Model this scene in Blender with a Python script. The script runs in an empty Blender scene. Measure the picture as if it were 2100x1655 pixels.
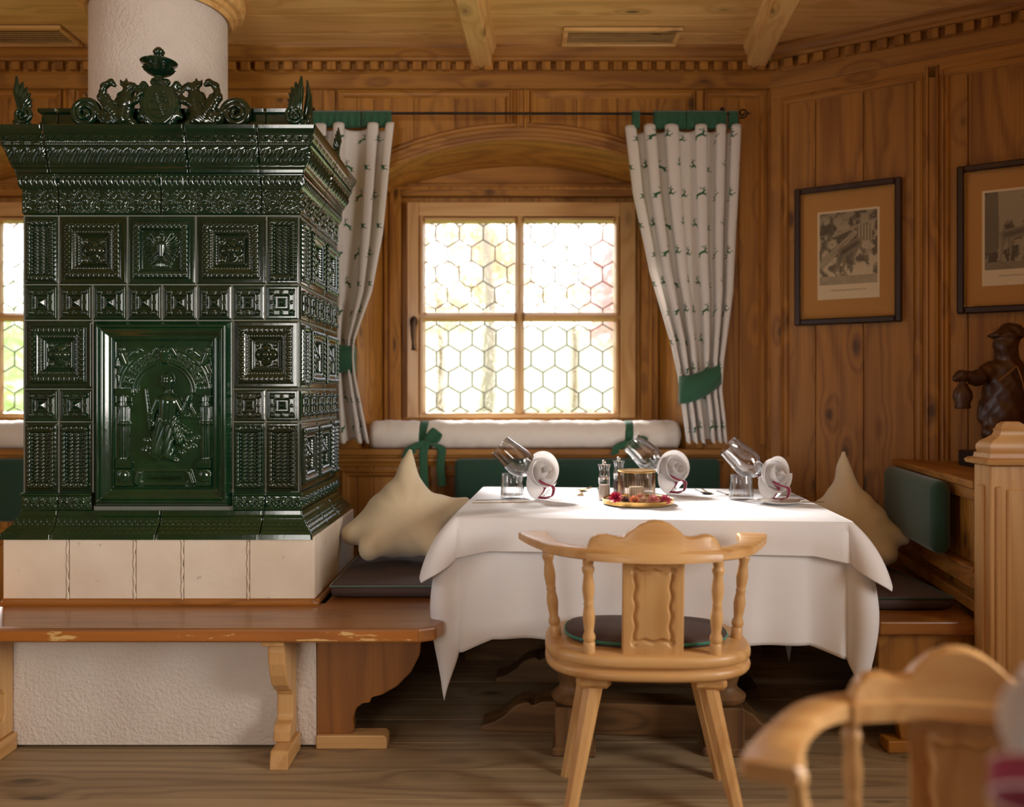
import bpy, bmesh, math, random
import numpy as np
from mathutils import Vector, Matrix
random.seed(7); np.random.seed(7)
SC = bpy.context.scene
COL = SC.collection
PI = math.pi
# ------------------------------------------------------------------ camera
F, CX, CY, H = 1750.0, 1050.0, 805.0, 1.2      # focal length and horizon of the photo in pixels, eye height in metres
def XX(px, D): return (px - CX) / F * D
def ZZ(py, D): return H - (py - CY) / F * D
def WP(px, py, D): return Vector((XX(px, D), D, ZZ(py, D)))
cam = bpy.data.cameras.new('camera'); cam_o = bpy.data.objects.new('camera', cam); COL.objects.link(cam_o)
cam_o.location = (0, 0, H); cam_o.rotation_euler = (PI / 2, 0, 0)
cam.sensor_fit = 'HORIZONTAL'; cam.sensor_width = 36.0; cam.lens = 36.0 * F / 2100.0
cam.shift_x = 0.0; cam.shift_y = -(827.5 - CY) / 2100.0
cam.clip_start = 0.05; cam.clip_end = 300
cam.dof.use_dof = True; cam.dof.focus_distance = 3.0; cam.dof.aperture_fstop = 1.3
SC.camera = cam_o
# ------------------------------------------------------------------ sky, sun, daylight lamps, exposure
world = bpy.data.worlds.new('sky'); SC.world = world; world.use_nodes = True
wn = world.node_tree.nodes; wl = world.node_tree.links
bg = wn['Background']
sky = wn.new('ShaderNodeTexSky'); sky.sky_type = 'NISHITA'; sky.sun_disc = False
sky.sun_elevation = math.radians(41); sky.sun_rotation = math.radians(-24); sky.altitude = 900; sky.dust_density = 2.0
hsv = wn.new('ShaderNodeHueSaturation'); hsv.inputs['Saturation'].default_value = .4   # hazy bright sky
wl.new(sky.outputs[0], hsv.inputs['Color']); wl.new(hsv.outputs[0], bg.inputs[0]); bg.inputs[1].default_value = 0.95
sun = bpy.data.lights.new('sun', 'SUN'); sun.energy = 20.0; sun.angle = math.radians(14.0); sun.color = (1.0, .97, .94)
sun_o = bpy.data.objects.new('sun', sun); COL.objects.link(sun_o)
sun_o.rotation_euler = Vector((.36, -.80, -.62)).to_track_quat('-Z', 'Y').to_euler()
def daylight_lamp(name, loc, rot, sx, sy, watts, color, spread=180):
    l = bpy.data.lights.new(name, 'AREA'); l.shape = 'RECTANGLE'; l.size = sx; l.size_y = sy; l.energy = watts; l.color = color
    l.spread = math.radians(spread)
    o = bpy.data.objects.new(name, l); COL.objects.link(o); o.location = loc; o.rotation_euler = rot
    return o
# area lamps added as daylight, in unseen window openings behind and beside the camera
daylight_lamp('added_daylight_right', (2.86, .75, 1.65), (0, math.radians(90), 0), 1.3, 1.3, 56, (1.0, .945, .88), 130)
daylight_lamp('added_daylight_left', (-3.16, 1.2, 1.6), (0, math.radians(-90), 0), 1.1, .9, 10, (.86, .93, 1.0), 110)
daylight_lamp('added_daylight_rear', (-1.6, -2.16, 1.65), (math.radians(90), 0, 0), 1.3, 1.3, 10, (1.0, .95, .88), 66)
def portal(name, loc, sx, sy):
    l = bpy.data.lights.new(name, 'AREA'); l.shape = 'RECTANGLE'; l.size = sx; l.size_y = sy
    l.cycles.is_portal = True
    o = bpy.data.objects.new(name, l); COL.objects.link(o); o.location = loc; o.rotation_euler = (math.radians(-90), 0, 0)
SC.view_settings.view_transform = 'Standard'; SC.view_settings.look = 'None'
SC.view_settings.gamma = 1.0; SC.view_settings.use_curve_mapping = False
SC.view_settings.exposure = 0.28
SC.cycles.max_bounces = 6; SC.cycles.diffuse_bounces = 3; SC.cycles.glossy_bounces = 3
SC.cycles.transparent_max_bounces = 16; SC.cycles.transmission_bounces = 6
SC.cycles.use_adaptive_sampling = True; SC.cycles.adaptive_threshold = .03
SC.cycles.caustics_reflective = False; SC.cycles.caustics_refractive = False
SC.cycles.sample_clamp_indirect = 6.0
# ------------------------------------------------------------------ helpers
def sm(a, b, x):
    t = np.clip((np.asarray(x, float) - a) / (b - a), 0, 1); return t * t * (3 - 2 * t)
def tri_normal_ok(): pass
def finish(me, smooth, angle=38):
    if smooth:
        me.polygons.foreach_set('use_smooth', [True] * len(me.polygons))
        if angle: me.set_sharp_from_angle(angle=math.radians(angle))
    me.update()
def put(name, me, mat=None, parent=None, loc=None, rot=None):
    o = bpy.data.objects.new(name, me); COL.objects.link(o)
    if mat is not None and me is not None and len(me.materials) == 0: me.materials.append(mat)
    if parent is not None: o.parent = parent
    if loc is not None: o.location = loc
    if rot is not None: o.rotation_euler = rot
    return o
def tag(o, label=None, cat=None, group=None, kind=None):
    if label: o['label'] = label
    if cat: o['category'] = cat
    if group: o['group'] = group
    if kind: o['kind'] = kind
    return o
def empty(name, loc=(0, 0, 0), rotz=0, label=None, cat=None, group=None, kind=None):
    o = bpy.data.objects.new(name, None); COL.objects.link(o); o.location = loc; o.rotation_euler = (0, 0, rotz)
    o.empty_display_size = .05
    return tag(o, label, cat, group, kind)
def copy_tree(o, parent=None):
    c = o.copy(); COL.objects.link(c)
    if parent is not None: c.parent = parent
    for ch in [x for x in KIDS(o)]: copy_tree(ch, c)
    return c
def KIDS(o): return [x for x in COL.objects if x.parent == o]
class MB:
    def __init__(s): s.v = []; s.f = []
    def add(s, vs, fs, M=None):
        k = len(s.v)
        if M is not None: vs = [M @ Vector(v) for v in vs]
        s.v.extend([tuple(v) for v in vs]); s.f.extend([tuple(i + k for i in f) for f in fs]); return s
    def box(s, x0, x1, y0, y1, z0, z1, b=0.0, M=None):
        if x0 > x1: x0, x1 = x1, x0
        if y0 > y1: y0, y1 = y1, y0
        if z0 > z1: z0, z1 = z1, z0
        b = min(b, (x1 - x0) * .45, (y1 - y0) * .45, (z1 - z0) * .45)
        if b <= 0:
            vs = [(x, y, z) for z in (z0, z1) for y in (y0, y1) for x in (x0, x1)]
            return s.add(vs, [(0, 2, 3, 1), (4, 5, 7, 6), (0, 1, 5, 4), (2, 6, 7, 3), (0, 4, 6, 2), (1, 3, 7, 5)], M)
        c = ((x0 + x1) / 2, (y0 + y1) / 2, (z0 + z1) / 2); h = ((x1 - x0) / 2, (y1 - y0) / 2, (z1 - z0) / 2)
        vs = []; idx = {}
        for sx in (-1, 1):
            for sy in (-1, 1):
                for sz in (-1, 1):
                    for ax in range(3):
                        p = [sx * (h[0] - b), sy * (h[1] - b), sz * (h[2] - b)]
                        sg = (sx, sy, sz)[ax]; p[ax] = sg * h[ax]
                        idx[(sx, sy, sz, ax)] = len(vs); vs.append((c[0] + p[0], c[1] + p[1], c[2] + p[2]))
        fs = []
        def q(lst):
            pts = [Vector(vs[i]) for i in lst]
            n = (pts[1] - pts[0]).cross(pts[2] - pts[0]); m = sum(pts, Vector()) / len(pts) - Vector(c)
            fs.append(tuple(lst if n.dot(m) > 0 else lst[::-1]))
        for ax in range(3):
            u, w = [a for a in range(3) if a != ax]
            for sg in (-1, 1):
                l = []
                for (a, d) in ((-1, -1), (1, -1), (1, 1), (-1, 1)):
                    k = [0, 0, 0]; k[ax] = sg; k[u] = a; k[w] = d; l.append(idx[(k[0], k[1], k[2], ax)])
                q(l)
        for ax in range(3):
            u, w = [a for a in range(3) if a != ax]
            for a in (-1, 1):
                for d in (-1, 1):
                    k0 = [0, 0, 0]; k0[ax] = -1; k0[u] = a; k0[w] = d; k1 = list(k0); k1[ax] = 1
                    q([idx[(*k0, u)], idx[(*k1, u)], idx[(*k1, w)], idx[(*k0, w)]])
        for sx in (-1, 1):
            for sy in (-1, 1):
                for sz in (-1, 1): q([idx[(sx, sy, sz, a)] for a in range(3)])
        return s.add(vs, fs, M)
    def lathe(s, prof, n=24, M=None):
        vs = []; fs = []
        for (r, z) in prof:
            for k in range(n):
                a = 2 * PI * k / n; vs.append((r * math.cos(a), r * math.sin(a), z))
        m = len(prof)
        for i in range(m - 1):
            for k in range(n):
                k2 = (k + 1) % n; fs.append((i * n + k, i * n + k2, (i + 1) * n + k2, (i + 1) * n + k))
        if prof[0][0] > 1e-6: fs.append(tuple(range(n))[::-1])
        if prof[-1][0] > 1e-6: fs.append(tuple(range((m - 1) * n, m * n)))
        return s.add(vs, fs, M)
    def tube(s, pts, r, n=8, cap=True, M=None, closed=False, sq=1.0):
        pts = [Vector(p) for p in pts]; m = len(pts)
        rr = r if hasattr(r, '__len__') else [r] * m
        vs = []; fs = []; up = None
        for i, p in enumerate(pts):
            if closed: t = pts[(i + 1) % m] - pts[i - 1]
            else: t = pts[min(i + 1, m - 1)] - pts[max(i - 1, 0)]
            t.normalize()
            if up is None:
                up = Vector((0, 0, 1)) if abs(t.z) < .9 else Vector((0, 1, 0))
            a = t.cross(up)
            if a.length < 1e-5: a = t.cross(Vector((1, 0, 0)))
            a.normalize(); b = a.cross(t); b.normalize(); up = b
            for k in range(n):
                g = 2 * PI * k / n; vs.append(p + a * (rr[i] * math.cos(g)) + b * (rr[i] * sq * math.sin(g)))
        for i in range(m if closed else m - 1):
            j = (i + 1) % m
            for k in range(n):
                k2 = (k + 1) % n; fs.append((i * n + k, j * n + k, j * n + k2, i * n + k2))
        if cap and not closed: fs.append(tuple(range(n))); fs.append(tuple(range((m - 1) * n, m * n))[::-1])
        return s.add(vs, fs, M)
    def prism(s, poly, plane, d0, d1, M=None):
        """poly: list of 2D points; plane 'xz' -> extruded along y, 'yz' -> along x, 'xy' -> along z"""
        def P(p, d):
            return {'xz': (p[0], d, p[1]), 'yz': (d, p[0], p[1]), 'xy': (p[0], p[1], d)}[plane]
        ar = sum(poly[i][0] * poly[(i + 1) % len(poly)][1] - poly[(i + 1) % len(poly)][0] * poly[i][1] for i in range(len(poly)))
        if ar < 0: poly = poly[::-1]
        if d0 > d1: d0, d1 = d1, d0
        n = len(poly); vs = [P(p, d0) for p in poly] + [P(p, d1) for p in poly]
        fl = plane == 'xz'
        lo = tuple(range(n)); hi = tuple(range(n, 2 * n))
        fs = [lo if fl else lo[::-1], hi[::-1] if fl else hi]
        for i in range(n):
            j = (i + 1) % n; f = (i, j, n + j, n + i); fs.append(f[::-1] if fl else f)
        return s.add(vs, fs, M)
    def sweep(s, prof, path, nrm, closed=False, M=None):
        """prof: 2D (out, side) points open polyline; path: 3D points; nrm(i)->(out, side) unit vectors at point i"""
        m = len(path); k = len(prof); vs = []; fs = []
        for i, p in enumerate(path):
            o, w = nrm(i); p = Vector(p)
            for (a, b) in prof: vs.append(p + o * a + w * b)
        for i in range(m if closed else m - 1):
            j = (i + 1) % m
            for q in range(k - 1): fs.append((i * k + q, i * k + q + 1, j * k + q + 1, j * k + q))
        if not closed: fs.append(tuple(range(k))[::-1]); fs.append(tuple(range((m - 1) * k, m * k)))
        return s.add(vs, fs, M)
    def grid(s, P, wrap_u=False, M=None):
        P = np.asarray(P); nu, nv, _ = P.shape
        fs = []
        for i in range(nu if wrap_u else nu - 1):
            j = (i + 1) % nu
            for k in range(nv - 1): fs.append((i * nv + k, j * nv + k, j * nv + k + 1, i * nv + k + 1))
        return s.add([tuple(p) for p in P.reshape(-1, 3).tolist()], fs, M)
    def mesh(s, name, smooth=False, angle=38, fix=False):
        me = bpy.data.meshes.new(name); me.from_pydata(s.v, [], s.f); me.validate()
        if fix:
            bm = bmesh.new(); bm.from_mesh(me); bmesh.ops.recalc_face_normals(bm, faces=bm.faces); bm.to_mesh(me); bm.free()
        finish(me, smooth, angle); return me
    def build(s, name, mat, parent=None, smooth=False, loc=None, rot=None, angle=38, bevel=0, seg=2, solid=0, off=0, sub=0, fix=False):
        o = put(name, s.mesh(name, smooth, angle, fix), mat, parent, loc, rot)
        mods(o, bevel, seg, solid, off, sub)
        return o
def mods(o, bevel=0, seg=2, solid=0, off=0, sub=0):
    if solid:
        m = o.modifiers.new('thickness', 'SOLIDIFY'); m.thickness = solid; m.offset = off
    if sub:
        m = o.modifiers.new('smooth', 'SUBSURF'); m.levels = sub; m.render_levels = sub
    if bevel:
        m = o.modifiers.new('edges', 'BEVEL'); m.width = bevel; m.segments = seg; m.limit_method = 'ANGLE'; m.angle_limit = math.radians(35)
def arc_pts(cx, cz, r, a0, a1, n): return [(cx + r * math.cos(a0 + (a1 - a0) * i / n), cz + r * math.sin(a0 + (a1 - a0) * i / n)) for i in range(n + 1)]
def np_mesh(name, V, Q, smooth=True, angle=50):
    me = bpy.data.meshes.new(name); V = np.asarray(V, np.float32); Q = np.asarray(Q, np.int32)
    me.vertices.add(len(V)); me.vertices.foreach_set('co', V.ravel())
    me.loops.add(Q.size); me.loops.foreach_set('vertex_index', Q.ravel())
    me.polygons.add(len(Q)); me.polygons.foreach_set('loop_start', np.arange(len(Q), dtype=np.int32) * Q.shape[1])
    me.update(calc_edges=True); me.validate(); finish(me, smooth, angle); return me
def hf_mesh(name, w, h, nx, nz, func, back=.02, edge=.004, smooth=True, off=None):
    """relief tile: local x right, z up, faces -y; func(X, Z) gives the height in metres"""
    x = np.linspace(-w / 2, w / 2, nx); z = np.linspace(-h / 2, h / 2, nz)
    X, Z = np.meshgrid(x, z, indexing='ij'); Hh = func(X, Z); Hh = Hh - Hh.min() if off is None else np.maximum(Hh + off, 0)
    if edge:
        e = np.minimum(w / 2 - np.abs(X), h / 2 - np.abs(Z)); Hh = Hh - edge * (1 - sm(0, edge * 1.4, e))
    V = np.stack([X, -Hh, Z], -1).reshape(-1, 3)
    I = np.arange(nx * nz).reshape(nx, nz)
    Q = np.stack([I[:-1, :-1], I[1:, :-1], I[1:, 1:], I[:-1, 1:]], -1).reshape(-1, 4)
    ring = np.concatenate([I[:-1, 0], I[-1, :-1], I[:0:-1, -1], I[0, :0:-1]])
    B = V[ring].copy(); B[:, 1] = back; k = len(V); n = len(ring); j = np.arange(n)
    S = np.stack([ring[j], k + j, k + (j + 1) % n, ring[(j + 1) % n]], -1)
    return np_mesh(name, np.concatenate([V, B]), np.concatenate([Q, S]), smooth, 60)
def hemi(X, Z, cx, cz, r, h):
    q = 1 - ((X - cx) ** 2 + (Z - cz) ** 2) / r ** 2; return np.where(q > 0, h * np.sqrt(np.clip(q, 0, 1)), -9.0)
def seg_d(X, Z, a, b):
    ax, az = a; bx, bz = b; dx, dz = bx - ax, bz - az; L = dx * dx + dz * dz + 1e-12
    t = np.clip(((X - ax) * dx + (Z - az) * dz) / L, 0, 1)
    return np.hypot(X - ax - t * dx, Z - az - t * dz), t
def limb(X, Z, a, b, ra, rb, k=.7):
    d, t = seg_d(X, Z, a, b); r = ra + (rb - ra) * t
    q = r * r - d * d; return np.where(q > 0, k * np.sqrt(np.clip(q, 0, None)), -9e4)
# ---- solids from distance fields (carved figures, pillows)
def smin(a, b, k):
    h = np.clip(.5 + .5 * (b - a) / k, 0, 1); return b + (a - b) * h - k * h * (1 - h)
def s_cap(P, a, b, ra, rb):
    a = np.array(a, float); b = np.array(b, float); d = b - a
    t = np.clip(((P - a) @ d) / (d @ d + 1e-12), 0, 1)
    return np.linalg.norm(P - a - t[..., None] * d, axis=-1) - (ra + (rb - ra) * t)
def s_ell(P, c, r):
    q = (P - np.array(c, float)) / np.array(r, float); return (np.linalg.norm(q, axis=-1) - 1) * min(r)
def surf(name, f, lo, hi, step):
    lo = np.array(lo, float); hi = np.array(hi, float); n = np.ceil((hi - lo) / step).astype(int) + 1
    ax = [lo[i] + step * np.arange(n[i]) for i in range(3)]
    G = np.stack(np.meshgrid(*ax, indexing='ij'), -1); D = f(G)
    D[0] = D[-1] = 1; D[:, 0] = D[:, -1] = 1; D[:, :, 0] = D[:, :, -1] = 1
    acc = np.zeros(tuple(n - 1) + (3,)); cnt = np.zeros(tuple(n - 1)); quads = []
    inside = D < 0
    for axis in range(3):
        sl0 = [slice(None)] * 3; sl1 = [slice(None)] * 3; sl0[axis] = slice(None, -1); sl1[axis] = slice(1, None)
        d0 = D[tuple(sl0)]; d1 = D[tuple(sl1)]; cr = (d0 < 0) != (d1 < 0)
        idx = np.argwhere(cr)
        if not len(idx): continue
        t = d0[cr] / (d0[cr] - d1[cr]); p = idx.astype(float); p[:, axis] += t
        u, w = [(1, 2), (2, 0), (0, 1)][axis]
        cells = []
        for (du, dw) in ((-1, -1), (0, -1), (0, 0), (-1, 0)):
            c = idx.copy(); c[:, u] += du; c[:, w] += dw; cells.append(c)
            np.add.at(acc, (c[:, 0], c[:, 1], c[:, 2]), p); np.add.at(cnt, (c[:, 0], c[:, 1], c[:, 2]), 1)
        fl = d0[cr] < 0
        quads.append((cells, fl))
    ids = -np.ones(cnt.shape, int); m = cnt > 0; ids[m] = np.arange(m.sum())
    V = lo + step * (acc[m] / cnt[m][:, None]); Q = []
    for cells, fl in quads:
        q = np.stack([ids[c[:, 0], c[:, 1], c[:, 2]] for c in cells], -1)
        q[~fl] = q[~fl][:, ::-1]; Q.append(q)
    return np_mesh(name, V, np.concatenate(Q), True, 0)
# ------------------------------------------------------------------ materials
def rgb(h):
    h = h.lstrip('#'); c = [int(h[i:i + 2], 16) / 255 for i in (0, 2, 4)]
    return tuple(x / 12.92 if x <= .04045 else ((x + .055) / 1.055) ** 2.4 for x in c) + (1,)
class NT:
    def __init__(s, name):
        s.m = bpy.data.materials.new(name); s.m.use_nodes = True; s.t = s.m.node_tree; s.n = s.t.nodes
        s.b = s.n['Principled BSDF']; s.out = s.n['Material Output']
    def new(s, ty, **kw):
        n = s.n.new(ty)
        for k, v in kw.items(): setattr(n, k, v)
        return n
    def link(s, a, b): s.t.links.new(a, b)
    def val(s, sock, v):
        if hasattr(v, 'is_linked') or isinstance(v, bpy.types.NodeSocket): s.link(v, sock)
        else: sock.default_value = v
    def math(s, op, a, b=None, c=None, clamp=False):
        n = s.new('ShaderNodeMath', operation=op, use_clamp=clamp); s.val(n.inputs[0], a)
        if b is not None: s.val(n.inputs[1], b)
        if c is not None: s.val(n.inputs[2], c)
        return n.outputs[0]
    def vmath(s, op, a, b=None, scale=None):
        n = s.new('ShaderNodeVectorMath', operation=op); s.val(n.inputs[0], a)
        if b is not None: s.val(n.inputs[1], b)
        if scale is not None: s.val(n.inputs['Scale'], scale)
        return n.outputs['Value' if op in ('LENGTH', 'DOT_PRODUCT', 'DISTANCE') else 'Vector']
    def noise(s, vec, scale, detail=3, rough=.55, dist=0):
        n = s.new('ShaderNodeTexNoise'); s.link(vec, n.inputs['Vector']); n.inputs['Scale'].default_value = scale
        n.inputs['Detail'].default_value = detail; n.inputs['Roughness'].default_value = rough; n.inputs['Distortion'].default_value = dist
        return n.outputs['Fac']
    def ramp(s, fac, stops, interp='LINEAR'):
        n = s.new('ShaderNodeValToRGB'); s.link(fac, n.inputs[0]); r = n.color_ramp; r.interpolation = interp
        while len(r.elements) < len(stops): r.elements.new(.5)
        for e, (p, c) in zip(r.elements, stops):
            e.position = p; e.color = c if hasattr(c, '__len__') else (c, c, c, 1)
        return n.outputs[0]
    def mix(s, fac, a, b, mode='MIX'):
        n = s.new('ShaderNodeMix', data_type='RGBA', blend_type=mode); s.val(n.inputs[0], fac)
        s.val(n.inputs[6], a); s.val(n.inputs[7], b); return n.outputs[2]
    def obj(s): return s.new('ShaderNodeTexCoord').outputs['Object']
    def bump(s, h, strength=.3, dist=.002):
        n = s.new('ShaderNodeBump'); s.link(h, n.inputs['Height']); n.inputs['Strength'].default_value = strength
        n.inputs['Distance'].default_value = dist; s.link(n.outputs[0], s.b.inputs['Normal']); return n
    def set(s, **kw):
        for k, v in kw.items(): s.val(s.b.inputs[k.replace('_', ' ')], v)
        return s
def plain(name, col, rough=.6, metal=0, **kw):
    t = NT(name); t.set(Base_Color=col, Roughness=rough, Metallic=metal)
    for k, v in kw.items(): t.val(t.b.inputs[k.replace('_', ' ')], v)
    return t.m
def wood(name, axis, light, dark, rough=.45, knots=1.0, grain=1.0, coat=0, var=.25, knot_col=None, knot_scale=1.0, wear=None):
    t = NT(name)
    o = t.obj(); oi = t.new('ShaderNodeObjectInfo')
    rnd = oi.outputs['Random']
    off = t.new('ShaderNodeCombineXYZ')
    t.link(t.math('MULTIPLY', rnd, 17.3), off.inputs[0]); t.link(t.math('MULTIPLY', rnd, 41.7), off.inputs[1]); t.link(t.math('MULTIPLY', rnd, 29.1), off.inputs[2])
    p = t.vmath('ADD', o, off.outputs[0])
    sp = t.new('ShaderNodeSeparateXYZ'); t.link(p, sp.inputs[0]); g = t.new('ShaderNodeCombineXYZ')
    order = {'x': (0, 1, 2), 'y': (1, 0, 2), 'z': (2, 0, 1)}[axis]
    for i, k in enumerate(order): t.link(sp.outputs[k], g.inputs[i])
    g = g.outputs[0]
    # knots
    kv = t.vmath('MULTIPLY', g, (2.3 * knot_scale, 5.0 * knot_scale, 5.0 * knot_scale))
    vo = t.new('ShaderNodeTexVoronoi'); t.link(kv, vo.inputs['Vector']); vo.inputs['Scale'].default_value = 1.0
    fine = t.noise(t.vmath('MULTIPLY', g, (2.5, 110.0, 110.0)), 1.0, 2, .6)
    lo = t.noise(t.vmath('MULTIPLY', g, (.55, 6.0, 6.0)), 1.0, 1, .5)
    d = t.math('ADD', vo.outputs['Distance'], t.math('MULTIPLY', t.math('SUBTRACT', fine, .5), .10))
    knot = t.ramp(d, [(0, 1.0), (.075, .8), (.12, .22), (.26, 0)])
    # grain
    warp = t.ramp(d, [(0, 1.0), (.38, 0)])
    ph = t.math('ADD', t.math('MULTIPLY', lo, 46.0 * grain), t.math('MULTIPLY', warp, 9.0))
    rings = t.math('POWER', t.math('MULTIPLY_ADD', t.math('SINE', ph), .5, .5), 2.2)
    mixf = t.math('ADD', t.math('MULTIPLY', rings, .26), t.math('ADD', t.math('MULTIPLY', fine, .42), t.math('MULTIPLY', lo, .45)))
    col = t.ramp(mixf, [(.28, light), (.55, tuple(.6 * a + .4 * b for a, b in zip(light, dark))), (.95, dark)])
    kc = knot_col or tuple(c * .16 for c in dark[:3]) + (1,)
    col = t.mix(t.math('MULTIPLY', knot, .9 * knots), col, kc)
    bright = t.math('MULTIPLY_ADD', rnd, var, 1 - var / 2)
    bv = t.new('ShaderNodeCombineXYZ')
    for i in range(3): t.link(bright, bv.inputs[i])
    col = t.mix(1.0, col, bv.outputs[0], 'MULTIPLY')
    if wear:
        wm = t.ramp(t.noise(t.vmath('MULTIPLY', g, (3.0, 14.0, 14.0)), 3.0, 4, .6), [(wear[1], 0.0), (wear[1] + .05, 1.0)])
        col = t.mix(wm, col, wear[0])
    t.set(Base_Color=col, Roughness=t.math('MULTIPLY_ADD', fine, .25, rough - .1))
    if coat: t.set(Coat_Weight=coat, Coat_Roughness=.16)
    t.bump(fine, .2, .0012)
    return t.m
PINE_L, PINE_D = rgb('c08a52'), rgb('7d4a1f')
M = {}
for ax in 'xyz':
    M['wall_' + ax] = wood('wall_pine_' + ax, ax, rgb('b87e30'), rgb('764312'), .5, var=.2, knot_scale=1.3)
    M['ceil_' + ax] = wood('ceiling_pine_' + ax, ax, rgb('efc07a'), rgb('c48c48'), .5, var=.15, knot_scale=1.35)
    M['lite_' + ax] = wood('natural_pine_' + ax, ax, rgb('d6aa70'), rgb('b57f45'), .42, knots=.7, var=.12, coat=.15, knot_scale=.8)
    M['bench_' + ax] = wood('varnished_pine_' + ax, ax, rgb('a0662a'), rgb('6c3e13'), .33, knots=.8, coat=.5, var=.1)
    M['old_' + ax] = wood('old_dark_pine_' + ax, ax, rgb('8a643c'), rgb('4a3018'), .55, var=.15)
M['floor'] = wood('worn_floor_boards', 'x', rgb('b29a76'), rgb('776048'), .5, var=.22, knots=.8)
M['bench_edge'] = wood('worn_bench_edge', 'x', rgb('b8702a'), rgb('8a4c14'), .35, knots=.5, coat=.4, wear=(rgb('d8b070'), .56))
M['seam'] = plain('dark_joint', rgb('2a180c'), .9)
def glaze(name, c1, c2, c3):
    t = NT(name); o = t.obj(); oi = t.new('ShaderNodeObjectInfo')
    off = t.new('ShaderNodeCombineXYZ'); t.link(t.math('MULTIPLY', oi.outputs['Random'], 31), off.inputs[0])
    p = t.vmath('ADD', o, off.outputs[0])
    n1 = t.noise(p, 9, 3); n2 = t.noise(p, 60, 2)
    c = t.mix(t.ramp(n1, [(.35, 0.0), (.65, 1.0)]), c1, c2)
    c = t.mix(t.ramp(t.math('ADD', t.math('MULTIPLY', oi.outputs['Random'], .45), t.math('MULTIPLY', n1, .5)), [(.42, 0.0), (.75, .8)]), c, c3)
    t.set(Base_Color=c, Roughness=t.math('MULTIPLY_ADD', n2, .1, .07), Specular_IOR_Level=.6, Coat_Weight=.25, Coat_Roughness=.05)
    t.bump(n2, .06, .002)
    return t.m
M['glaze'] = glaze('dark_green_glaze', (.003, .018, .008, 1), (.006, .030, .012, 1), (.010, .014, .003, 1))
M['glaze2'] = glaze('bottle_green_glaze', (.004, .027, .011, 1), (.009, .044, .016, 1), (.008, .028, .006, 1))
def plaster(name, col, col2, bumps=.5, scale=60, chips=False):
    t = NT(name); o = t.obj(); n = t.noise(o, scale, 4, .6); n2 = t.noise(o, 4, 3)
    c = t.mix(t.ramp(n2, [(.35, 0.0), (.7, 1.0)]), col, col2)
    h = n
    if chips:
        ch = t.ramp(t.noise(o, 22, 5, .62), [(.66, 0.0), (.70, 1.0)]); c = t.mix(t.math('MULTIPLY', ch, .35), c, rgb('8d7a66'))
        h = t.math('SUBTRACT', t.math('MULTIPLY', n, .3), ch)
    t.set(Base_Color=c, Roughness=.85); t.bump(h, bumps, .008); return t.m
M['plaster'] = plaster('white_plaster', rgb('e6dcd2'), rgb('dccfc4'), 1.0, 75)
M['limewash'] = plaster('limewashed_tile', rgb('e9dcca'), rgb('dccbb6'), .35, 40, True)
M['grout'] = plaster('grey_grout', rgb('7c7f74'), rgb('666a60'), .4, 90)
def cloth(name, col, rough=.9, weave=900, var=.06, sheen=.3, transl=0.0):
    t = NT(name); o = t.obj(); n = t.noise(o, 6, 3)
    w1 = t.new('ShaderNodeTexWave'); t.link(o, w1.inputs['Vector']); w1.bands_direction = 'X'; w1.inputs['Scale'].default_value = weave / 6
    w2 = t.new('ShaderNodeTexWave'); t.link(o, w2.inputs['Vector']); w2.bands_direction = 'Z'; w2.inputs['Scale'].default_value = weave / 6
    h = t.math('ADD', w1.outputs['Fac'], w2.outputs['Fac'])
    c = t.mix(t.math('MULTIPLY', n, var * 3), col, tuple(x * .8 for x in col[:3]) + (1,))
    t.set(Base_Color=c, Roughness=rough, Sheen_Weight=sheen); t.bump(h, .08, .001)
    if transl:
        tr = t.new('ShaderNodeBsdfTranslucent'); t.link(c, tr.inputs[0]); mx = t.new('ShaderNodeMixShader'); mx.inputs[0].default_value = transl
        t.link(t.b.outputs[0], mx.inputs[1]); t.link(tr.outputs[0], mx.inputs[2]); t.link(mx.outputs[0], t.out.inputs[0])
    return t.m
M['linen'] = cloth('white_linen', rgb('f4f2f4'), transl=.12)
M['napkin'] = cloth('white_napkin', rgb('f8f4f2'), transl=.4)
M['bolster'] = cloth('cream_cotton', rgb('e9dfd4'))
M['green'] = cloth('green_ribbon', rgb('2c5c41'))
M['dgreen'] = cloth('dark_green_upholstery', rgb('1f4233'))
M['brown'] = cloth('brown_seat_cloth', rgb('4a3631'), .7, sheen=.05)
M['piping'] = cloth('green_piping', rgb('1f7f66'))
M['star'] = cloth('beige_pillow', rgb('e6d5b4'))
M['iron'] = plain('wrought_iron', rgb('2a2624'), .45, .8)
M['handle'] = plain('aged_bronze', rgb('4a3526'), .38, .85)
M['gold'] = plain('brushed_gold', rgb('c8a15e'), .28, 1.0)
M['silver'] = plain('polished_steel', rgb('d8d4ce'), .14, 1.0)
M['lead'] = plain('lead_came', rgb('6b6657'), .6, .3)
def clear(name, tint=(1, 1, 1, 1), refl=.16, fres=1.33):
    t = NT(name); g = t.new('ShaderNodeBsdfGlossy'); g.inputs['Roughness'].default_value = .03
    tr = t.new('ShaderNodeBsdfTransparent'); tr.inputs[0].default_value = tint
    lw = t.new('ShaderNodeLayerWeight'); lw.inputs[0].default_value = refl
    f = t.math('MULTIPLY_ADD', lw.outputs['Facing'], .85, .03, clamp=True)
    mx = t.new('ShaderNodeMixShader'); t.link(t.math('POWER', f, fres), mx.inputs[0])
    t.link(tr.outputs[0], mx.inputs[1]); t.link(g.outputs[0], mx.inputs[2]); t.link(mx.outputs[0], t.out.inputs[0])
    return t.m
M['glass'] = clear('clear_drinking_glass', (.95, .95, .95, 1), .5, 1.0)
M['picture_glass'] = clear('picture_glass', (1, 1, 1, 1), .2, 1.6)
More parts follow.
